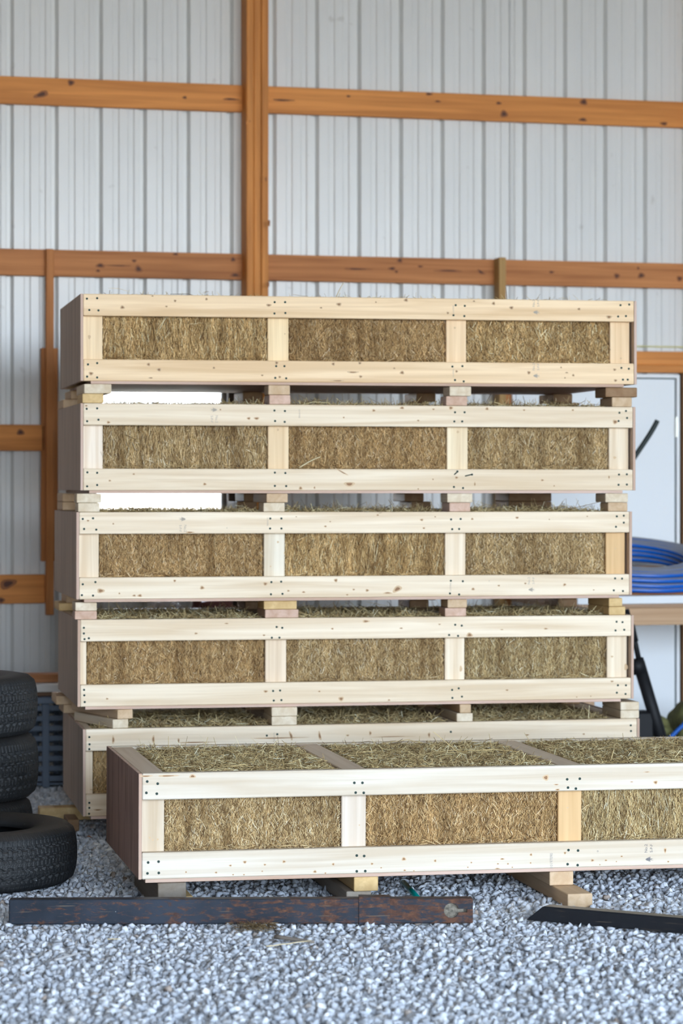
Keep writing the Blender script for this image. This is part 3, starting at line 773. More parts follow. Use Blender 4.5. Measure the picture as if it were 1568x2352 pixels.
for n, poss in GAPS.items():
    m = n+1
    # room between the two crates at this place
    for i, pair in enumerate(poss):
        for lev, (u0, u1, side, tone) in (('upper', pair[0]), ('lower', pair[1])):
            yf = 0.004
            fm = FR[m]
            xa, xb = fm.at(u0, V0, yf).x, fm.at(u1, V0, yf).x
            xm = (xa+xb)/2
            # bottom of the crate above, in the frame of the crate below
            pt = fm.I @ (FR[n].M @ Vector((xm, yf, -TH)))
            top_, bot_ = pt.z-0.0008, HT+0.0008
            hh = (top_-bot_)/2
            z0, z1 = (bot_+hh, top_) if lev == 'upper' else (bot_, bot_+hh-0.0006)
            yaw = 0.0
            ln = min(0.36, max(0.10, side/((u0+380)*0.0945)))
            if n == 4 and i == 0: yaw, ln = R(17), 0.50 if lev == 'upper' else 0.42
            if n == 3 and i == 3: yaw = R(4)
            block(m, xa, xb, yf, yf+ln, z0, z1, tone, '%s %s block under the %s crate at the front, by %s' % (tone, lev, SHORT[n], POSN[i]), 'front spacer blocks in the stack', yaw)
        # the matching pair at the back
        if True:
            xr = [0.06, 0.83, 1.60, 2.28][i]
            sk = [-0.02, 0.02, 0.0, 0.02][(n+i) % 4]
            for lev in ('upper', 'lower'):
                fm = FR[m]; yb = D-0.20
                xm = xr+sk*(1 if lev == 'upper' else -0.6)
                w = 0.089
                if n == 2 and i == 3: w, xm = 0.20, 2.12
                x0_, x1_ = xm-w/2, xm+w/2
                if i == 0: x0_, x1_ = xm-w/2-{1: .012, 2: .012, 3: .03, 4: .055}[n], xm+w/2
                pt = fm.I @ (FR[n].M @ Vector((xm, yb, -TH)))
                top_, bot_ = pt.z-0.0012, HT+0.0012
                hh = (top_-bot_)/2
                z0, z1 = (bot_+hh, top_-0.0005) if lev == 'upper' else (bot_, bot_+hh-0.0006)
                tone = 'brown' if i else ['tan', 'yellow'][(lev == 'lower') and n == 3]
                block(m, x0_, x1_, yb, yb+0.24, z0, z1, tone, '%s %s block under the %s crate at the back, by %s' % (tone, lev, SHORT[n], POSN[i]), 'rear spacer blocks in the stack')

# timbers on the gravel under the two lowest crates
def ground_block(n, xa, xb, ya, yb, z0, z1, tone, label, yaw=0.0):
    """z measured from the gravel"""
    I = FR[n].I
    w, l, h = xb-xa, yb-ya, z1-z0
    me = MB().box(-w/2, w/2, 0, l, 0, h, 0.004, seg=2).mesh('wood_block', block_mat(BC[tone]))
    o = link(bpy.data.objects.new('wood_block', me))
    p = FR[n].M @ Vector(((xa+xb)/2, ya, 0)); p.z = z0
    o.matrix_world = Matrix.Translation(p) @ Matrix.Rotation(R(CR[n][3])+yaw, 4, 'Z')
    return tag(o, label, 'block', 'timbers under the crates on the gravel')
def zc(n, x, y): return (FR[n].M @ Vector((x, y, -TH))).z
x0, x1 = cx(6, 365, 0.0), cx(6, 430, 0.0)
ground_block(6, x1+0.002, x1+0.030, 0.03, 0.5, 0.0, 0.05, 'yellow', 'thin yellow timber on edge beside the grey block at the front crate corner')
ground_block(6, x0, x1, -0.01, 0.62, 0.0, zc(6, 0.1, 0)-0.001, 'grey', 'weathered grey block under the corner of the front crate by its dark panel')
x0, x1 = cx(6, 816, 0.01), cx(6, 872, 0.01)
zz = zc(6, 0.8, 0)
ground_block(6, x0, x1, 0.01, 0.6, zz/2, zz-0.001, 'yellow', 'yellow block under the middle of the front crate, above the teal tube end')
p = FR[6].I @ on_ground(795, 2061, 0.03); q = FR[6].I @ on_ground(852, 2059, 0.03)
ground_block(6, p.x, q.x, p.y, 0.7, 0.0, zz/2-0.001, 'weathered', 'grey timber jutting from under the front crate behind the rusty tube')
x0, x1 = cx(6, 1265, 0.005), cx(6, 1320, 0.005)
zz = zc(6, 1.5, 0)
ground_block(6, x0, x1, 0.005, 0.6, zz/2, zz-0.001, 'tan', 'tan block resting on the timber that juts toward the black tube')
p = FR[6].I @ on_ground(1303, 2053, zz/2); q = FR[6].I @ on_ground(1359, 2052, zz/2)
ground_block(6, p.x, p.x+0.089, p.y, 0.7, 0.0, zz/2-0.001, 'tan', 'knotty tan timber jutting from under the front crate toward the black tube')
ground_block(6, 2.2, 2.29, 0.02, 0.5, 0.0, zc(6, 2.2, 0)-0.001, 'tan', 'timber under the far end of the front crate, out of frame')
zz = zc(5, 0.1, 0.5)
ground_block(5, cx(5, 90, 0.58), 0.10, 0.58, 0.68, 0.0, 0.055, 'yellow', 'greenish yellow timber poking out beside the bottom crate of the stack')
ground_block(5, cx(5, 154, 0.22), cx(5, 181, 0.22), 0.22, 0.4, 0.0, 0.05, 'brown', 'brown timber under the front corner of the bottom crate')
for i, x in enumerate((0.8, 1.55, 2.22)):
    ground_block(5, x, x+0.089, 0.1, 0.8, 0.0, zc(5, x, 0.3)-0.001, 'tan', 'timber under the bottom crate hidden by the front crate, %s' % ('nearest its dark panel', 'under its middle', 'under its far end')[i])

# ------------------------------------------------------------------ gravel
def hull_template(k):
    bm = bmesh.new()
    for _ in range(k):
        v = Vector(RNG.normal(size=3)); v.normalize(); v *= RNG.uniform(0.75, 1.0)
        bm.verts.new((v.x, v.y*0.82, v.z*0.68))
    r = bmesh.ops.convex_hull(bm, input=bm.verts[:])
    bmesh.ops.delete(bm, geom=[v for v in bm.verts if not v.link_faces], context='VERTS')
    bmesh.ops.triangulate(bm, faces=bm.faces[:])
    bm.verts.index_update()
    V = np.array([v.co[:] for v in bm.verts]); T = np.array([[v.index for v in f.verts] for f in bm.faces])
    bm.free()
    return V, T
def gravel_mat():
    m, nt, b = new_mat('crushed_limestone', 0.85, 0.25)
    g = N(nt, 'ShaderNodeNewGeometry')
    c = ramp(nt, g.outputs['Random Per Island'], [(0.0, (0.43, 0.46, 0.51)), (0.3, (0.55, 0.585, 0.64)), (0.7, (0.66, 0.695, 0.745)), (0.93, (0.76, 0.79, 0.83)), (0.985, (0.82, 0.83, 0.83)), (1.0, (0.36, 0.29, 0.24))])
    v = coords(nt, (1, 1, 1), rnd=False)
    n1 = noise(nt, v, 160, 4, 0.65)
    f = ramp(nt, n1, [(0.3, (0.82, 0.82, 0.82)), (0.7, (1.06, 1.06, 1.06))])
    c = mix(nt, 1.0, c, f, 'MULTIPLY')
    nt.links.new(c, b.inputs['Base Color'])
    return m
def scatter_stones():
    temps = [hull_template(int(k)) for k in RNG.integers(9, 15, 16)]
    P = []
    def zone(x0, x1, y0, y1, sp, zlo, zhi, r0, r1):
        nx, ny = int((x1-x0)/sp), int((y1-y0)/sp)
        gx, gy = np.meshgrid(np.arange(nx), np.arange(ny))
        x = x0+(gx.ravel()+RNG.uniform(-.45, .45, nx*ny)+0.5*(gy.ravel() % 2))*sp
        y = y0+(gy.ravel()+RNG.uniform(-.45, .45, nx*ny))*sp
        P.append(np.stack([x, y, RNG.uniform(zlo, zhi, nx*ny), RNG.uniform(r0, r1, nx*ny)], 1))
    zone(-1.9, 2.2, 6.2, 9.6, 0.0200, -0.022, -0.009, 0.0150, 0.0240)     # bedding layer
    zone(-1.9, 2.2, 6.2, 9.6, 0.0400, -0.008, 0.0005, 0.0130, 0.0230)     # stones lying on top
    zone(-2.0, 2.7, 9.6, 12.8, 0.0230, -0.020, -0.006, 0.0150, 0.0240)
    P = np.concatenate(P)
    keep = np.ones(len(P), bool)
    # nothing piled where tyres, timbers and tubes press into the stone
    for (cx_, cy_, r_) in ((-1.36, 9.35, 0.42), (-1.56, 10.2, 0.40)):
        keep &= ~(((P[:, 0]-cx_)**2+(P[:, 1]-cy_)**2 < r_**2) & (P[:, 2] > -0.004))
    P = P[keep]
    V, T = [], []; off = 0
    which = RNG.integers(0, len(temps), len(P))
    q = RNG.normal(size=(len(P), 4)); q /= np.linalg.norm(q, axis=1, keepdims=True)
    for k, (tv, tt) in enumerate(temps):
        idx = np.where(which == k)[0]
        if not len(idx): continue
        w, x, y, z = q[idx].T
        # bias the turn so that flat sides tend to lie down
        Rm = np.stack([np.stack([1-2*(y*y+z*z), 2*(x*y-z*w), 2*(x*z+y*w)], -1), np.stack([2*(x*y+z*w), 1-2*(x*x+z*z), 2*(y*z-x*w)], -1), np.stack([2*(x*z-y*w), 2*(y*z+x*w), 1-2*(x*x+y*y)], -1)], 1)
        v = np.einsum('nij,vj->nvi', Rm, tv)*P[idx, 3][:, None, None]
        v += P[idx, None, :3]
        V.append(v.reshape(-1, 3))
        T.append((tt[None]+(np.arange(len(idx))*len(tv))[:, None, None]+off).ravel())
        off += len(idx)*len(tv)
    me = np_mesh('gravel', np.concatenate(V), np.concatenate(T), 3, [gravel_mat()])
    o = link(bpy.data.objects.new('gravel', me))
    tag(o, 'blue-grey crushed stone covering the barn floor', 'gravel', kind='stuff')
scatter_stones()

# ------------------------------------------------------------------ tyres
def rubber_mat():
    m, nt, b = new_mat('tyre_rubber', 0.62, 0.4)
    v = coords(nt, (1, 1, 1))
    n1 = noise(nt, v, 6, 5, 0.65)
    c = ramp(nt, n1, [(0.35, (0.007, 0.0085, 0.010)), (0.7, (0.019, 0.020, 0.021))])
    n2 = noise(nt, v, 70, 2, 0.5)
    f = ramp(nt, n2, [(0.75, (0, 0, 0)), (0.79, (0.7, 0.7, 0.7))])
    c = mix(nt, f, c, (0.36, 0.38, 0.40))
    g = N(nt, 'ShaderNodeTexCoord'); sp = N(nt, 'ShaderNodeSeparateXYZ'); nt.links.new(g.outputs['Normal'], sp.inputs[0])
    n3 = noise(nt, v, 3.5, 4, 0.6)
    mm = N(nt, 'ShaderNodeMath', operation='MULTIPLY'); nt.links.new(sp.outputs['Z'], mm.inputs[0]); nt.links.new(n3, mm.inputs[1])
    f2 = ramp(nt, mm.outputs[0], [(0.25, (0, 0, 0)), (0.6, (0.6, 0.6, 0.6))])
    c = mix(nt, f2, c, (0.045, 0.035, 0.028))      # settled dirt
    nt.links.new(c, b.inputs['Base Color'])
    return m
M_RUB = rubber_mat()
def tyre_mesh(Rout, Rin, W, seed):
    nseg = 900
    hw = W/2
    prof = []     # (radius, z) round the section, from the top bead over the tread to the bottom bead
    def add(r, z, t): prof.append((r, z, t))
    add(Rin, hw*0.62, 0); add(Rin+0.006, hw*0.80, 0); add(Rin+0.02, hw*0.90, 0); add(Rin+(Rout-Rin)*0.35, hw*0.99, 0); add(Rin+(Rout-Rin)*0.62, hw*1.0, 0)
    add(Rin+(Rout-Rin)*0.80, hw*0.955, 0); add(Rout-0.026, hw*0.89, 0)
    nt_ = 84
    for i in range(nt_+1):
        z = hw*0.80*(1-2*i/nt_)
        crown = 0.013*(abs(z)/(hw*0.80))**2.6
        add(Rout-crown, z, 1)
    for r, z, t in [p for p in prof[:7]][::-1]: add(r, -z, 0)
    # inside of the carcass
    inner = [(Rin+0.012, -hw*0.62), (Rin+(Rout-Rin)*0.5, -hw*0.86), (Rout-0.03, -hw*0.6), (Rout-0.024, 0), (Rout-0.03, hw*0.6), (Rin+(Rout-Rin)*0.5, hw*0.86), (Rin+0.012, hw*0.62)]
    for r, z in inner: add(r, z, 0)
    prof = np.array(prof); m = len(prof)
    th = np.arange(nseg)*2*math.pi/nseg
    TH_, I = np.meshgrid(th, np.arange(m), indexing='ij')
    r = prof[I, 0].copy(); z = prof[I, 1].copy(); t = prof[I, 2]
    zz = z/(hw*0.8)
    # tread: four wavy channels round the tyre and curved slots across each rib
    k = 64
    wave = 0.055*np.sign(np.sin(TH_*k))*np.minimum(1, np.abs(np.sin(TH_*k))*2.2)
    gr = np.zeros_like(r)
    for c in (-0.62, -0.22, 0.22, 0.62):
        gr = np.maximum(gr, (np.abs(zz-c-wave) < 0.040)*1.0)
    for lo, hi, ph, sl in ((-1.05, -0.62, 0.0, 0.5), (-0.62, -0.22, 1.1, -0.7), (-0.22, 0.22, 2.0, 0.6), (0.22, 0.62, 0.5, -0.7), (0.62, 1.05, 1.6, 0.5)):
        band = (zz > lo) & (zz < hi)
        s = np.sin((TH_*k+ph+sl*np.sin((zz-lo)/(hi-lo)*math.pi*1.0)*1.3)/1.0)
        gr = np.maximum(gr, band*(np.abs(s) < 0.17)*0.75)
        s2 = np.sin(TH_*k*2+ph+1.4*np.sin((zz-lo)/(hi-lo)*6.0))
        gr = np.maximum(gr, band*(np.abs(s2) < 0.13)*0.35)
    r -= t*gr*0.011
    # shoulder lugs
    sh = ((I == 6) | (I == 5) | (I == 7+nt_+1) | (I == 7+nt_+2))
    r -= sh*(np.abs(np.sin(TH_*k/1.0)) < 0.22)*0.004
    V = np.stack([r*np.cos(TH_), r*np.sin(TH_), z], -1).reshape(-1, 3)
    a = (np.arange(nseg)[:, None]*m+np.arange(m)[None, :])
    b = np.roll(a, -1, axis=0); a2 = np.roll(a, -1, axis=1); b2 = np.roll(b, -1, axis=1)
    Fx = np.stack([a, b, b2, a2], -1).reshape(-1)
    return np_mesh('tyre', V, Fx, 4, [M_RUB])
def tyre(x, y, z0, Rout, Rin, W, label, rot=0.0, tilt=(0, 0), group='stacked black tires'):
    o = link(bpy.data.objects.new('tire', tyre_mesh(Rout, Rin, W, 0)))
    o.location = (x, y, z0+W/2); o.rotation_euler = (tilt[0], tilt[1], rot)
    return tag(o, label, 'tire', group)
def xat(u, y): return (u-U0)/F*y
yS = 10.2
tyre(xat(74, yS)-0.385, yS, 0.0, 0.385, 0.21, 0.20, 'worn black tire at the bottom of the tire stack', 0.3)
tyre(xat(87, yS)-0.385, yS, 0.2005, 0.385, 0.21, 0.253, 'worn black tire in the middle of the tire stack', 1.3)
tyre(xat(85, yS)-0.385, yS, 0.454, 0.385, 0.21, 0.235, 'worn black tire on top of the tire stack', 2.2)
yT = 9.33
tyre(xat(176, yT)-0.395, yT, 0.0, 0.395, 0.225, 0.212, 'black tire lying alone on the gravel behind the rusty tube', 0.7, group=None)

# ------------------------------------------------------------------ steel tubes
def rust_mat():
    m, nt, b = new_mat('rusty_painted_steel', 0.45, 0.22)
    v = coords(nt, (1, 1, 1), rnd=False)
    vs = coords(nt, (2.6, 9, 9), rnd=False)
    n0 = noise(nt, v, 3.0, 4, 0.6)
    base = ramp(nt, n0, [(0.4, (0.009, 0.014, 0.023)), (0.65, (0.026, 0.035, 0.052))])
    n1 = noise(nt, vs, 6.0, 9, 0.78, 0.3)
    sx = N(nt, 'ShaderNodeSeparateXYZ'); nt.links.new(v, sx.inputs[0])
    gx = N(nt, 'ShaderNodeMath', operation='MULTIPLY_ADD'); nt.links.new(sx.outputs[0], gx.inputs[0]); gx.inputs[1].default_value = 0.075; nt.links.new(n1, gx.inputs[2])
    f1 = ramp(nt, gx.outputs[0], [(0.555, (0, 0, 0)), (0.63, (1, 1, 1))])
    n2 = noise(nt, v, 45, 4, 0.7)
    rc = ramp(nt, n2, [(0.35, (0.055, 0.028, 0.022)), (0.6, (0.13, 0.062, 0.038)), (0.75, (0.26, 0.115, 0.05))])
    c = mix(nt, f1, base, rc)
    vx = coords(nt, (5, 40, 130), rnd=False)
    n3 = noise(nt, vx, 1.6, 3, 0.6)
    f3 = ramp(nt, n3, [(0.63, (0, 0, 0)), (0.70, (0.55, 0.55, 0.55))])
    c = mix(nt, f3, c, (0.20, 0.15, 0.10))
    n4 = noise(nt, v, 110, 2, 0.5)
    f4 = ramp(nt, n4, [(0.76, (0, 0, 0)), (0.79, (0.8, 0.8, 0.8))])
    c = mix(nt, f4, c, (0.52, 0.53, 0.55))
    nt.links.new(c, b.inputs['Base Color'])
    rr = ramp(nt, f1, [(0, (0.5, 0.5, 0.5)), (1, (0.85, 0.85, 0.85))])
    nt.links.new(rr, b.inputs['Roughness'])
    bump(nt, b, n2, 0.3, 0.001)
    return m
M_RUST = rust_mat()
def evald(o):
    dg = bpy.context.evaluated_depsgraph_get(); dg.update()
    me = bpy.data.meshes.new_from_object(o.evaluated_get(dg)); return me
def boolean(target_mb, cut_mbs, name, mats):
    t = link(bpy.data.objects.new(name, target_mb.mesh(name, mats)))
    tmp = []
    for c in cut_mbs:
        co_ = link(bpy.data.objects.new('cut', c.mesh('cut', mats))); tmp.append(co_)
        md = t.modifiers.new('b', 'BOOLEAN'); md.object = co_; md.operation = 'DIFFERENCE'; md.solver = 'EXACT'
    me = evald(t)
    t.modifiers.clear(); t.data = me
    for c in tmp: bpy.data.objects.remove(c)
    return t
# rusty tube with a keyhole at one end
A = on_ground(20, 2124, 0.004); B = on_ground(1086, 2121, 0.004)
ang = math.atan2(B.y-A.y, B.x-A.x); LT = (B-A).length; HTb = 0.0815; DTb = 0.052
outer = MB().box(0, LT, 0, DTb, 0, HTb, 0.004, seg=2)
xh = LT-0.071; zh = HTb*0.52
cuts = [MB().box(-0.02, LT+0.02, 0.004, DTb-0.004, 0.004, HTb-0.004, 0), MB().cyl((xh, -0.02, zh), (xh, 0.02, zh), 0.0245, 32),
        MB().box(xh+0.01, xh+0.052, -0.02, 0.02, zh-0.006, zh+0.006, 0)]
tube = boolean(outer, cuts, 'steel_tube', M_RUST)
tube.matrix_world = Matrix.Translation((A.x, A.y, 0.004)) @ Matrix.Rotation(ang, 4, 'Z')
tag(tube, 'long rusty dark blue steel tube with a keyhole lying on gravel', 'tube')
mb = MB()
xs = LT*(823-20)/(1086-20); xe = LT*(895-20)/(1086-20)
mb.box(xs, xe, -0.0015, DTb+0.002, HTb-0.0005, HTb+0.006, 0.001); mb.box(xs, xe, -0.004, -0.0002, -0.003, HTb+0.006, 0.001)
o = mb.build('clamp_plate', M_RUST, tube)
mud, nt, b = new_mat('packed_mud', 0.95, 0.1)
n1 = noise(nt, coords(nt, (1, 1, 1)), 60, 5, 0.7)
nt.links.new(ramp(nt, n1, [(0.35, (0.06, 0.055, 0.045)), (0.65, (0.26, 0.235, 0.19))]), b.inputs['Base Color'])
mb = MB().box(xh-0.045, xh+0.06, 0.009, 0.04, 0.006, HTb-0.006, 0.008)
bmesh.ops.subdivide_edges(mb.bm, edges=mb.bm.edges[:], cuts=3, use_grid_fill=True)
for v_ in mb.bm.verts: v_.co += Vector((random.uniform(-.002, .002), random.uniform(-.004, .004), random.uniform(-.001, .001)))
o = mb.build('mud_plug', mud, tube); o['label'] = 'dried mud inside the keyhole'
# black mitred tube
A2 = on_ground(1207, 2113, 0.004); B2 = on_ground(1568, 2145, 0.004); d2 = (B2-A2).normalized()
LB = 1.15; HB = 0.050
ang2 = math.atan2(d2.y, d2.x)
mb = MB().prism([(0, 0, 0), (LB, 0, 0), (LB, 0, HB), (0.062, 0, HB)], (0, 0.052, 0))
bmesh.ops.bevel(mb.bm, geom=mb.bm.edges[:], offset=0.003, segments=2, affect='EDGES')
mk, nt, b = new_mat('scratched_black_paint', 0.32, 0.5)
n1 = noise(nt, coords(nt, (3, 60, 60)), 1.5, 4, 0.6)
nt.links.new(ramp(nt, n1, [(0.6, (0.010, 0.011, 0.014)), (0.72, (0.11, 0.085, 0.06))]), b.inputs['Base Color'])
o = mb.build('steel_tube', mk); o.matrix_world = Matrix.Translation((A2.x, A2.y, 0.004)) @ Matrix.Rotation(ang2, 4, 'Z')
tag(o, 'black steel tube with a mitred end lying on the gravel', 'tube')
# teal tube
P0 = on_ground(924, 2024, 0.02); P1 = on_ground(968, 2072, 0.012)
tl = empty('teal_tube', Matrix.Translation((P0.x, P0.y, 0)), label='shiny teal metal tube on the gravel behind the rusty tube', cat='tube')
mt_ = plain('teal_anodised', (0.0, 0.34, 0.32), 0.22, 0.5, 0.35)
a = P0-Vector((P0.x, P0.y, 0)); b_ = P1-Vector((P0.x, P0.y, 0))
MB().cyl(a, b_, 0.0095, 20).build('barrel', mt_, tl)
dd = (b_-a).normalized()
o = MB().cyl(a-dd*0.004, a+dd*0.012, 0.0102, 20).build('end_cap', plain('dull_grey_metal', (0.33, 0.35, 0.36), 0.4, 0.5, 0.5), tl); o['label'] = 'grey end cap'

# ------------------------------------------------------------------ behind the stack, bench side
BY = -1.05          # bench front in the wall frame
def bx(u): return WF.at(u, 1400, BY).x
b0, b1 = bx(1290), bx(1568)+0.75
bzt, bzb = WF.at(1500, 1396, BY).z, WF.at(1500, 1436, BY).z
bench = empty('workbench', WM @ Matrix.Translation((0, 0, 0)), label='plain wooden workbench beside the stack, in front of the white door', cat='workbench')
mbn = wood((0.46, 0.30, 0.18), 'x', 0.4)
MB().box(b0, b1, BY, BY+0.038, bzb, bzt, 0.003).build('apron', mbn, bench)
MB().box(b0, b1, BY, BY+0.83, bzt+0.0002, bzt+0.019, 0.002).build('bench_top', wood((0.36, 0.24, 0.16), 'x', 0.4), bench)
MB().box(b0, b1, BY+0.80, BY+0.83, bzt+0.02, bzt+0.10, 0.003).build('back_board', wood((0.40, 0.19, 0.09), 'x', 0.5), bench)
for xx in (bx(1345), b1-0.1):
    for yy in (BY+0.04, BY+0.55):
        MB().box(xx, xx+0.06, yy, yy+0.06, 0, bzt, 0.003).build('leg', wood((0.46, 0.30, 0.18), 'z', 0.4), bench)
def bench_top_pt(u, dy): 
    p = WF.at(u, 1400, BY+dy); return p.x
btop = bzt+0.0195
# white bar lying on the front of the bench
z_a = WF.at(1430, 1367, BY+0.01).z
mb = MB().box(bx(1326), b1-0.05, BY+0.004, BY+0.09, btop, z_a-0.004, 0.003)
tag(place(mb.build('metal_channel', plain('white_metal', (0.66, 0.68, 0.70), 0.4, 0.5))), 'white metal channel lying along the workbench edge', 'channel')
# blue pipe coil
def coil():
    mb = MB(); rc = 0.0125
    pts = []
    lay = []
    for k in range(4):
        row = [(0.290+0.0246*i, k) for i in range(8-(k == 3))]
        lay += row if k % 2 == 0 else row[::-1]
    ns = 72
    for i, (r, k) in enumerate(lay):
        jit = [random.uniform(-.004, .004) for _ in range(3)]
        nr, nk = lay[min(i+1, len(lay)-1)]
        for j in range(ns):
            t = 2*math.pi*j/ns
            f = max(0.0, (j/ns-0.85)/0.15)
            rr_ = r+(nr-r)*f+0.003*math.sin(t*2+jit[0]*900)
            zz = (k+(nk-k)*f)*0.0245+rc+0.002*math.sin(t*3+jit[1]*700)
            pts.append((rr_*math.cos(t+2.3), rr_*math.sin(t+2.3), zz))
    mb.tube(pts, rc, 10)
    m, nt, b = new_mat('blue_pipe', 0.28, 0.5)
    g = N(nt, 'ShaderNodeNewGeometry'); sp = N(nt, 'ShaderNodeSeparateXYZ'); nt.links.new(g.outputs['Normal'], sp.inputs[0])
    n1 = noise(nt, coords(nt, (1, 1, 1)), 14, 4, 0.6)
    ad = N(nt, 'ShaderNodeMath', operation='ADD'); nt.links.new(sp.outputs['Z'], ad.inputs[0])
    ml = N(nt, 'ShaderNodeMath', operation='MULTIPLY'); nt.links.new(n1, ml.inputs[0]); ml.inputs[1].default_value = 0.5
    nt.links.new(ml.outputs[0], ad.inputs[1])
    f = ramp(nt, ad.outputs[0], [(0.62, (0, 0, 0)), (0.92, (0.95, 0.95, 0.95))])   # dust settled on the upper side
    c = mix(nt, f, (0.002, 0.10, 0.46), (0.24, 0.25, 0.27))
    nt.links.new(c, b.inputs['Base Color'])
    nt.links.new(ramp(nt, f, [(0, (.25,)*3), (1, (.85,)*3)]), b.inputs['Roughness'])
    return mb.build('pipe_coil', m)
pc = coil()
pcx = WF.at(1448, 1300, BY+0.49).x
pc.matrix_world = WM @ Matrix.Translation((pcx, BY+0.49, 0.992)) @ Matrix.Rotation(R(11), 4, 'X')
mb = MB().box(pcx-0.42, b1-0.1, BY+0.10, BY+0.19, btop+0.0003, 0.905, 0.003)
tag(place(mb.build('plank', wood((0.36, 0.16, 0.07), 'x', 0.5))), 'reddish brown plank on the workbench under the front of the blue coil', 'plank')
mb = MB().box(pcx-0.2, pcx+0.25, BY+0.66, BY+0.72, btop+0.0003, 1.020, 0.003)
tag(place(mb.build('wood_block', wood((0.36, 0.2, 0.1), 'x', 0.5))), 'tall wood block propping up the back of the blue coil', 'block')
tag(pc, 'coil of blue plastic pipe, dusty on top, lying on the workbench', 'pipe coil')
# crinkled clear bag hanging over the bench under the coil
bagm, nt, b = new_mat('clear_film', 0.3, 0.5); b.inputs['Base Color'].default_value = (0.72, 0.74, 0.77, 1); b.inputs['Transmission Weight'].default_value = 0.35
def sack(name, M_, sx, sy, sz, mat, label, cat, seed, crumple=0.12, group=None):
    rnd = random.Random(seed)
    bm = bmesh.new(); bmesh.ops.create_icosphere(bm, subdivisions=4, radius=1.0)
    ph = [rnd.uniform(0, 6.28) for _ in range(12)]
    for v in bm.verts:
        c = v.co.copy()
        # boxy, slumped shape with a flat underside
        q = Vector((math.copysign(abs(c.x)**0.75, c.x), math.copysign(abs(c.y)**0.75, c.y), math.copysign(abs(c.z)**0.8, c.z)))
        f = 1+crumple*(math.sin(c.x*5+ph[0])*math.sin(c.y*4+ph[1])+0.7*math.sin(c.z*7+ph[2]+c.x*3)+0.5*math.sin(c.y*9+c.z*6+ph[3]))
        q *= f
        v.co = Vector((q.x*sx, q.y*sy, max(q.z, -0.9)*sz+0.9*sz))
    for f in bm.faces: f.smooth = True
    me = bpy.data.meshes.new(name); bm.to_mesh(me); bm.free(); me.materials.append(mat)
    o = link(bpy.data.objects.new(name, me)); o.matrix_world = M_
    return tag(o, label, cat, group)
sack('plastic_bag', WM @ Matrix.Translation((WF.at(1527, 1370, BY+0.15).x, BY+0.15, btop)), 0.035, 0.03, 0.035, bagm, 'crinkled clear plastic bag on the bench under the blue coil', 'bag', 3, 0.16)
# black hose end
p0 = WF.at(1385, 1200, BY+0.45); 
hp = []
for (u, v) in ((1352, 1386), (1362, 1300), (1380, 1200), (1408, 1120), (1440, 1074), (1466, 1036), (1490, 1000), (1503, 978), (1509, 966)):
    q = WF.at(u, v, BY+0.50); hp.append(q)
hp[0].z = btop+0.012
def smooth_path(P, k=6):
    out = []
    for i in range(len(P)-1):
        a, b, c, d = P[max(i-1, 0)], P[i], P[i+1], P[min(i+2, len(P)-1)]
        for j in range(k):
            t = j/k
            out.append(0.5*((2*b)+(c-a)*t+(2*a-5*b+4*c-d)*t*t+(3*b-a-3*c+d)*t**3))
    out.append(P[-1]); return out
tag(place(MB().tube(smooth_path(hp), 0.0135, 12).build('hose', plain('black_rubber', (0.006, 0.016, 0.014), 0.45, 0.4))), 'black hose end sticking up in front of the white door', 'hose')
# black stand leaning beside the stack
st = empty('jack_stand', WM, label='black steel stand leaning between the stack and the workbench', cat='stand')
SY = BY-0.12
def sp_(u, v, y=SY): return WF.at(u, v, y)
mb = MB().tube([sp_(1438, 1400), sp_(1459, 1480), sp_(1470, 1530)], 0.0135, 12); mb.build('rod', M_BLACKST, st)
lo = sp_(1466, 1522); hi_ = sp_(1542, 1790); hi_.z = 0.02
MB().tube([lo, hi_], 0.031, 14).build('leg', M_BLACKST, st)
MB().tube([sp_(1446, 1436), sp_(1455, 1474)], 0.024, 14).build('head', M_BLACKST, st)
MB().tube([sp_(1459, 1515), sp_(1468, 1545)], 0.040, 14).build('collar', M_BLACKST, st)
c_ = sp_(1490, 1660)
MB().box(c_.x-0.16, c_.x+0.02, SY-0.02, SY+0.1, 0.0, 0.33, 0.01).build('base_box', M_BLACKST, st)
# olive sacks and blue rope on the floor near the door
mo, nt, b = new_mat('olive_cloth', 0.8, 0.2)
n1 = noise(nt, coords(nt, (1, 1, 1)), 30, 4, 0.6)
nt.links.new(ramp(nt, n1, [(0.3, (0.11, 0.11, 0.04)), (0.7, (0.18, 0.175, 0.07))]), b.inputs['Base Color'])
yb = -0.62
p = WF.at(1500, 1700, yb)
sack('canvas_bag', WM @ Matrix.Translation((p.x+0.01, yb, 0)), 0.085, 0.11, 0.135, mo, 'olive green cloth bag slumped against the black stand', 'bag', 5, 0.07)
p = WF.at(1580, 1700, yb)
sack('canvas_bag', WM @ Matrix.Translation((p.x+0.01, yb+0.05, 0)), 0.085, 0.13, 0.165, mo, 'olive green cloth bag with a blue rope across it, near the door hinge side', 'bag', 9, 0.06)
rp = [WF.at(u, v, yb-0.16) for (u, v) in ((1500, 1740), (1530, 1705), (1548, 1685), (1566, 1668), (1590, 1655), (1630, 1690))]
rp[0].z = 0.02; rp[-1].z = 0.02
rp = [WF.at(1470, 1790, yb-0.16)]+rp; rp[0].z = 0.012
tag(place(MB().tube(smooth_path(rp), 0.011, 10).build('rope', plain('blue_rope', (0.01, 0.10, 0.42), 0.5))), 'blue rope looping over the floor beside the olive bags', 'rope')

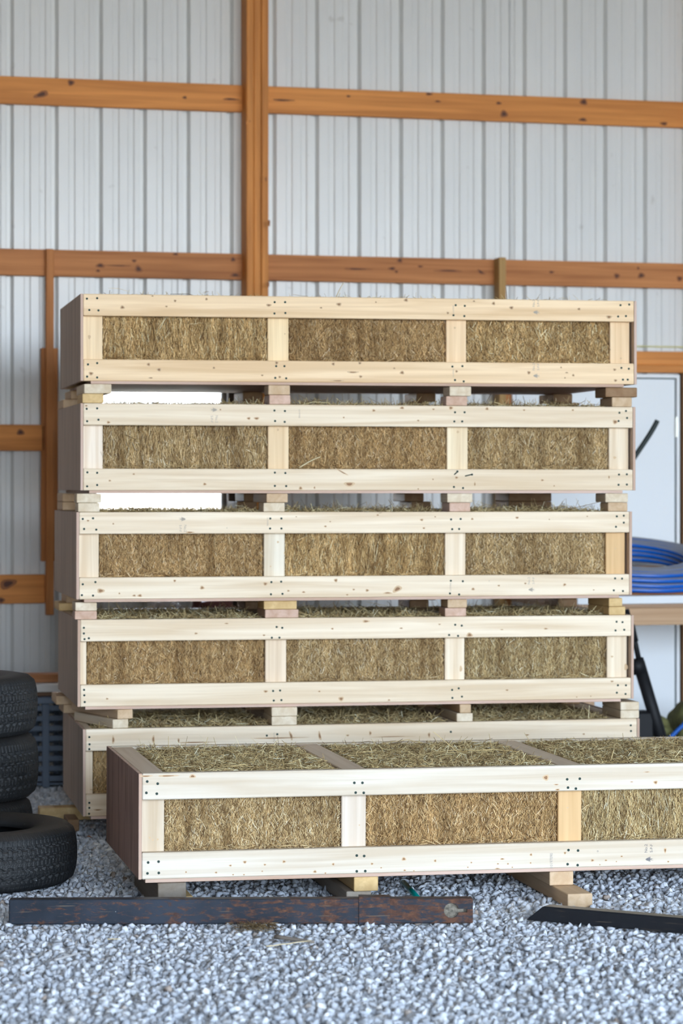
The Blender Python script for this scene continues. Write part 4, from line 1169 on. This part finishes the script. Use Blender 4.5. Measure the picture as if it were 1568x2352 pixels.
# ------------------------------------------------------------------ behind the tyres: plastic crate with boards on it
pcz = 0.43
yP = -0.85
q0 = WF.at(45, 1700, yP).x; q1 = WF.at(165, 1700, yP).x
mp_ = plain('slate_blue_plastic', (0.10, 0.135, 0.19), 0.5, 0.4)
cr = empty('plastic_crate', WM, label='slate blue slatted plastic crate on the gravel behind the tires', cat='crate')
yP2 = yP+0.42
mb = MB()
for k in range(8):
    z0 = 0.03+k*0.048
    mb.box(q0+0.03, q1-0.03, yP+0.006, yP+0.016, z0, z0+0.026, 0.002)
    mb.box(q1-0.016, q1-0.006, yP+0.03, yP2-0.03, z0, z0+0.026, 0.002); mb.box(q0+0.006, q0+0.016, yP+0.03, yP2-0.03, z0, z0+0.026, 0.002)
    mb.box(q0+0.03, q1-0.03, yP2-0.016, yP2-0.006, z0, z0+0.026, 0.002)
mb.build('slatted_wall', mp_, cr)
for xx in (q0, (q0+q1)/2-0.017, q1-0.035):
    for yy in (yP, yP2-0.035):
        MB().box(xx, xx+0.035, yy, yy+0.035, 0, pcz-0.03, 0.003).build('corner_post', mp_, cr)
MB().box(q0-0.006, q1+0.006, yP-0.006, yP2+0.006, pcz-0.03, pcz, 0.004).build('rim', mp_, cr)
MB().box(q0+0.01, q1-0.01, yP+0.01, yP2-0.01, 0.012, 0.022, 0).build('floor_panel', mp_, cr)
mb = MB().box(q0-0.25, q1+0.10, yP+0.06, yP+0.36, pcz+0.022, pcz+0.058, 0.002)
tag(place(mb.build('board', plain('pale_board', (0.62, 0.60, 0.57), 0.6))), 'pale board lying on the slate blue plastic crate', 'board')
mb = MB().box(q0-0.2, q1+0.05, yP+0.10, yP+0.19, pcz+0.0003, pcz+0.0215, 0.002)
tag(place(mb.build('wood_strip', wood((0.20, 0.11, 0.06), 'x', 0.4))), 'dark wood strip between the plastic crate and the pale board', 'board')
mb = MB().box(q0-0.25, q1+0.10, yP+0.18, yP+0.32, pcz+0.0585, pcz+0.098, 0.003)
tag(place(mb.build('plank', wood((0.42, 0.19, 0.08), 'x', 0.5))), 'orange brown plank on top of the pale board behind the tires', 'plank')

# pale sacks on a dark box behind the stack, glimpsed through the gap under the middle crate
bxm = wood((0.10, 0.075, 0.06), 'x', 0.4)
p = WF.at(380, 1395, -0.75)
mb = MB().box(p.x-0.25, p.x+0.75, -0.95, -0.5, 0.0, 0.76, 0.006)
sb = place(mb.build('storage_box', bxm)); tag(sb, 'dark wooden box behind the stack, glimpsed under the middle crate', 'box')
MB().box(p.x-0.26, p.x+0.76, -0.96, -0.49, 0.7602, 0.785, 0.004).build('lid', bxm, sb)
msk, nt, b = new_mat('pale_plastic_sack', 0.45, 0.4); b.inputs['Base Color'].default_value = (0.55, 0.55, 0.57, 1)
sack('plastic_sack', WM @ Matrix.Translation((p.x+0.0, -0.74, 0.785)), 0.075, 0.07, 0.055, msk, 'pale grey plastic sack on the dark box behind the stack', 'sack', 21, 0.10)
sack('plastic_sack', WM @ Matrix.Translation((p.x+0.24, -0.74, 0.785)), 0.10, 0.08, 0.06, plain('maroon_plastic', (0.16, 0.06, 0.05), 0.5), 'dull maroon plastic sack on the dark box behind the stack', 'sack', 22, 0.10)

# ------------------------------------------------------------------ litter on the gravel
def stick(name, u0, v0, u1, v1, r, mat, label, cat, z=0.016):
    a = on_ground(u0, v0, z); b = on_ground(u1, v1, z)
    n = 6; pts = [a.lerp(b, i/n)+Vector((random.uniform(-.002, .002), random.uniform(-.002, .002), random.uniform(-.001, .002))) for i in range(n+1)]
    return tag(MB().tube(pts, lambda t: r*(1-0.35*t), 7).build(name, mat), label, cat)
ms = plain('grey_twig', (0.22, 0.19, 0.16), 0.8); mst = plain('pale_straw', (0.62, 0.52, 0.32), 0.6)
stick('twig', 632, 2153, 720, 2164, 0.007, ms, 'grey wood splinter on the gravel in front of the rusty tube', 'twig')
stick('straw', 612, 2173, 715, 2161, 0.0019, mst, 'long pale straw across the grey splinter on the gravel', 'straw', 0.022)
stick('twig', 708, 2225, 722, 2210, 0.003, ms, 'tiny twig on the open gravel', 'twig')
stick('straw', 248, 2157, 276, 2157, 0.002, mst, 'short straw on the gravel before the rusty tube, under its dark end', 'straw')
stick('twig', 128, 2204, 190, 2188, 0.004, plain('pale_twig', (0.42, 0.42, 0.42), .8), 'pale grey twig on the gravel nearest the tires', 'twig')
def loose_straw(n, u0, v0, u1, v1, y, r, label, y1=None):
    a = FR[n].M @ FR[n].at(u0, v0, y); b = FR[n].M @ FR[n].at(u1, v1, y if y1 is None else y1)
    pts = [a.lerp(b, i/5)+Vector((0, 0, 0.004*math.sin(i/5*3.1))) for i in range(6)]
    return tag(MB().tube(pts, lambda t: r*(1-0.5*t), 6).build('straw', mst), label, 'straw')
loose_straw(1, 772, 682, 790, 648, 0.05, 0.0022, 'long straw standing up from the middle of the topmost crate')
loose_straw(2, 686, 1075, 736, 1049, 0.036, 0.0042, 'thick pale stalk leaning across the central bay of the second crate', 0.03)
loose_straw(6, 628, 1713, 640, 1700, 0.3, 0.002, 'pale straw bristling up near the second slat of the front crate')
mst2 = mst
def leaf(u, v, s, col, label):
    p = on_ground(u, v, 0.022)
    mb = MB(); n = 7
    up, dn = [], []
    for i in range(n):
        t = i/(n-1); w = 0.42*math.sin(math.pi*min(1, t*1.02))**0.8
        x = (t-0.5)*s*2; z = 0.12*s*math.sin(t*5)
        up.append(mb.bm.verts.new((x, w*s, z+0.25*w*s))); dn.append(mb.bm.verts.new((x, -w*s, z+0.3*w*s)))
    mid = [mb.bm.verts.new(((i/(n-1)-0.5)*s*2, 0, 0.12*s*math.sin(i/(n-1)*5))) for i in range(n)]
    for i in range(n-1):
        mb.bm.faces.new((up[i], up[i+1], mid[i+1], mid[i])); mb.bm.faces.new((mid[i], mid[i+1], dn[i+1], dn[i]))
    bmesh.ops.solidify(mb.bm, geom=mb.bm.faces[:], thickness=0.0006)
    o = mb.build('leaf', plain('dry_leaf', col, 0.7)); o.location = p; o.rotation_euler = (0.5, 0.2, random.uniform(0, 3))
    return tag(o, label, 'leaf')
leaf(205, 1922, 0.012, (0.42, 0.17, 0.06), 'dry orange leaf on the gravel between the tire and the crates')
leaf(110, 2185, 0.010, (0.17, 0.11, 0.07), 'dry brown leaf on the gravel below the rusty tube end')
leaf(1282, 2046, 0.012, (0.20, 0.13, 0.09), 'dry brown leaf beside the jutting timber')

def clump():
    k = 260
    u = RNG.normal(590, 26, k); v = 2127+np.abs(RNG.normal(0, 6, k))
    c = np.array([on_ground(a, b, 0.012)[:] for a, b in zip(u, v)]); c[:, 2] += RNG.random(k)*0.012
    d = np.stack([RNG.normal(0, 1, k), RNG.normal(0, 0.7, k), RNG.normal(0, 0.25, k)], 1)
    V, Fx = hay_straws(k, lambda n_: (c, d, RNG.gamma(2.5, 0.008, k)+0.008, RNG.uniform(0.0006, 0.0014, k)))
    m = straw_mat('dead_grass', shift(STR, (0.30, 0.29, 0.29)))
    o = link(bpy.data.objects.new('dry_grass', np_mesh('dry_grass', V, Fx, 4, [m])))
    tag(o, 'matted brown dead grass along the foot of the rusty tube', 'grass', kind='stuff')
clump()

# ------------------------------------------------------------------ light
w = bpy.data.worlds.new('sky'); SC.world = w; w.use_nodes = True
nt = w.node_tree; bg = nt.nodes['Background']
tc = N(nt, 'ShaderNodeTexCoord'); sp = N(nt, 'ShaderNodeSeparateXYZ'); nt.links.new(tc.outputs['Generated'], sp.inputs[0])
mr = N(nt, 'ShaderNodeMapRange'); mr.inputs['From Min'].default_value = -1; mr.inputs['From Max'].default_value = 1
nt.links.new(sp.outputs['Z'], mr.inputs['Value'])
c = ramp(nt, mr.outputs[0], [(0.0, (0.30, 0.25, 0.18)), (0.495, (0.42, 0.38, 0.32)), (0.505, (0.86, 0.955, 1.05)), (0.58, (0.74, 0.90, 1.10)), (0.75, (0.60, 0.76, 1.0)), (1.0, (0.42, 0.60, 0.95))])
nt.links.new(c, bg.inputs['Color']); bg.inputs['Strength'].default_value = 4.2
sun = bpy.data.lights.new('sun', 'SUN'); sun.energy = 9.0; sun.angle = R(1.0); sun.color = (1.0, 0.93, 0.82)
so = link(bpy.data.objects.new('sun', sun)); so.rotation_euler = Vector((0.80, -0.22, -0.62)).to_track_quat('-Z', 'Y').to_euler()
# daylight portal over the barn's open front: guides sampling, gives off nothing itself
pl = bpy.data.lights.new('doorway_portal', 'AREA'); pl.shape = 'RECTANGLE'; pl.size = WR-WL; pl.size_y = 4.45
pl.cycles.is_portal = True
po = link(bpy.data.objects.new('doorway_portal', pl))
po.matrix_world = WM @ Matrix.Translation(((WL+WR)/2, WFRONT, 2.22)) @ Matrix.Rotation(R(90), 4, 'X')

vs = SC.view_settings
SC.display_settings.display_device = 'sRGB'
vs.view_transform = 'Standard'; vs.look = 'None'; vs.gamma = 1.0; vs.use_curve_mapping = False; vs.exposure = 2.32
cy = SC.cycles
cy.use_denoising = True
try: cy.denoiser = 'OPENIMAGEDENOISE'
except Exception: pass
cy.max_bounces = 8; cy.diffuse_bounces = 5; cy.glossy_bounces = 3; cy.transmission_bounces = 6
cy.sample_clamp_indirect = 8.0; cy.caustics_reflective = False; cy.caustics_refractive = False
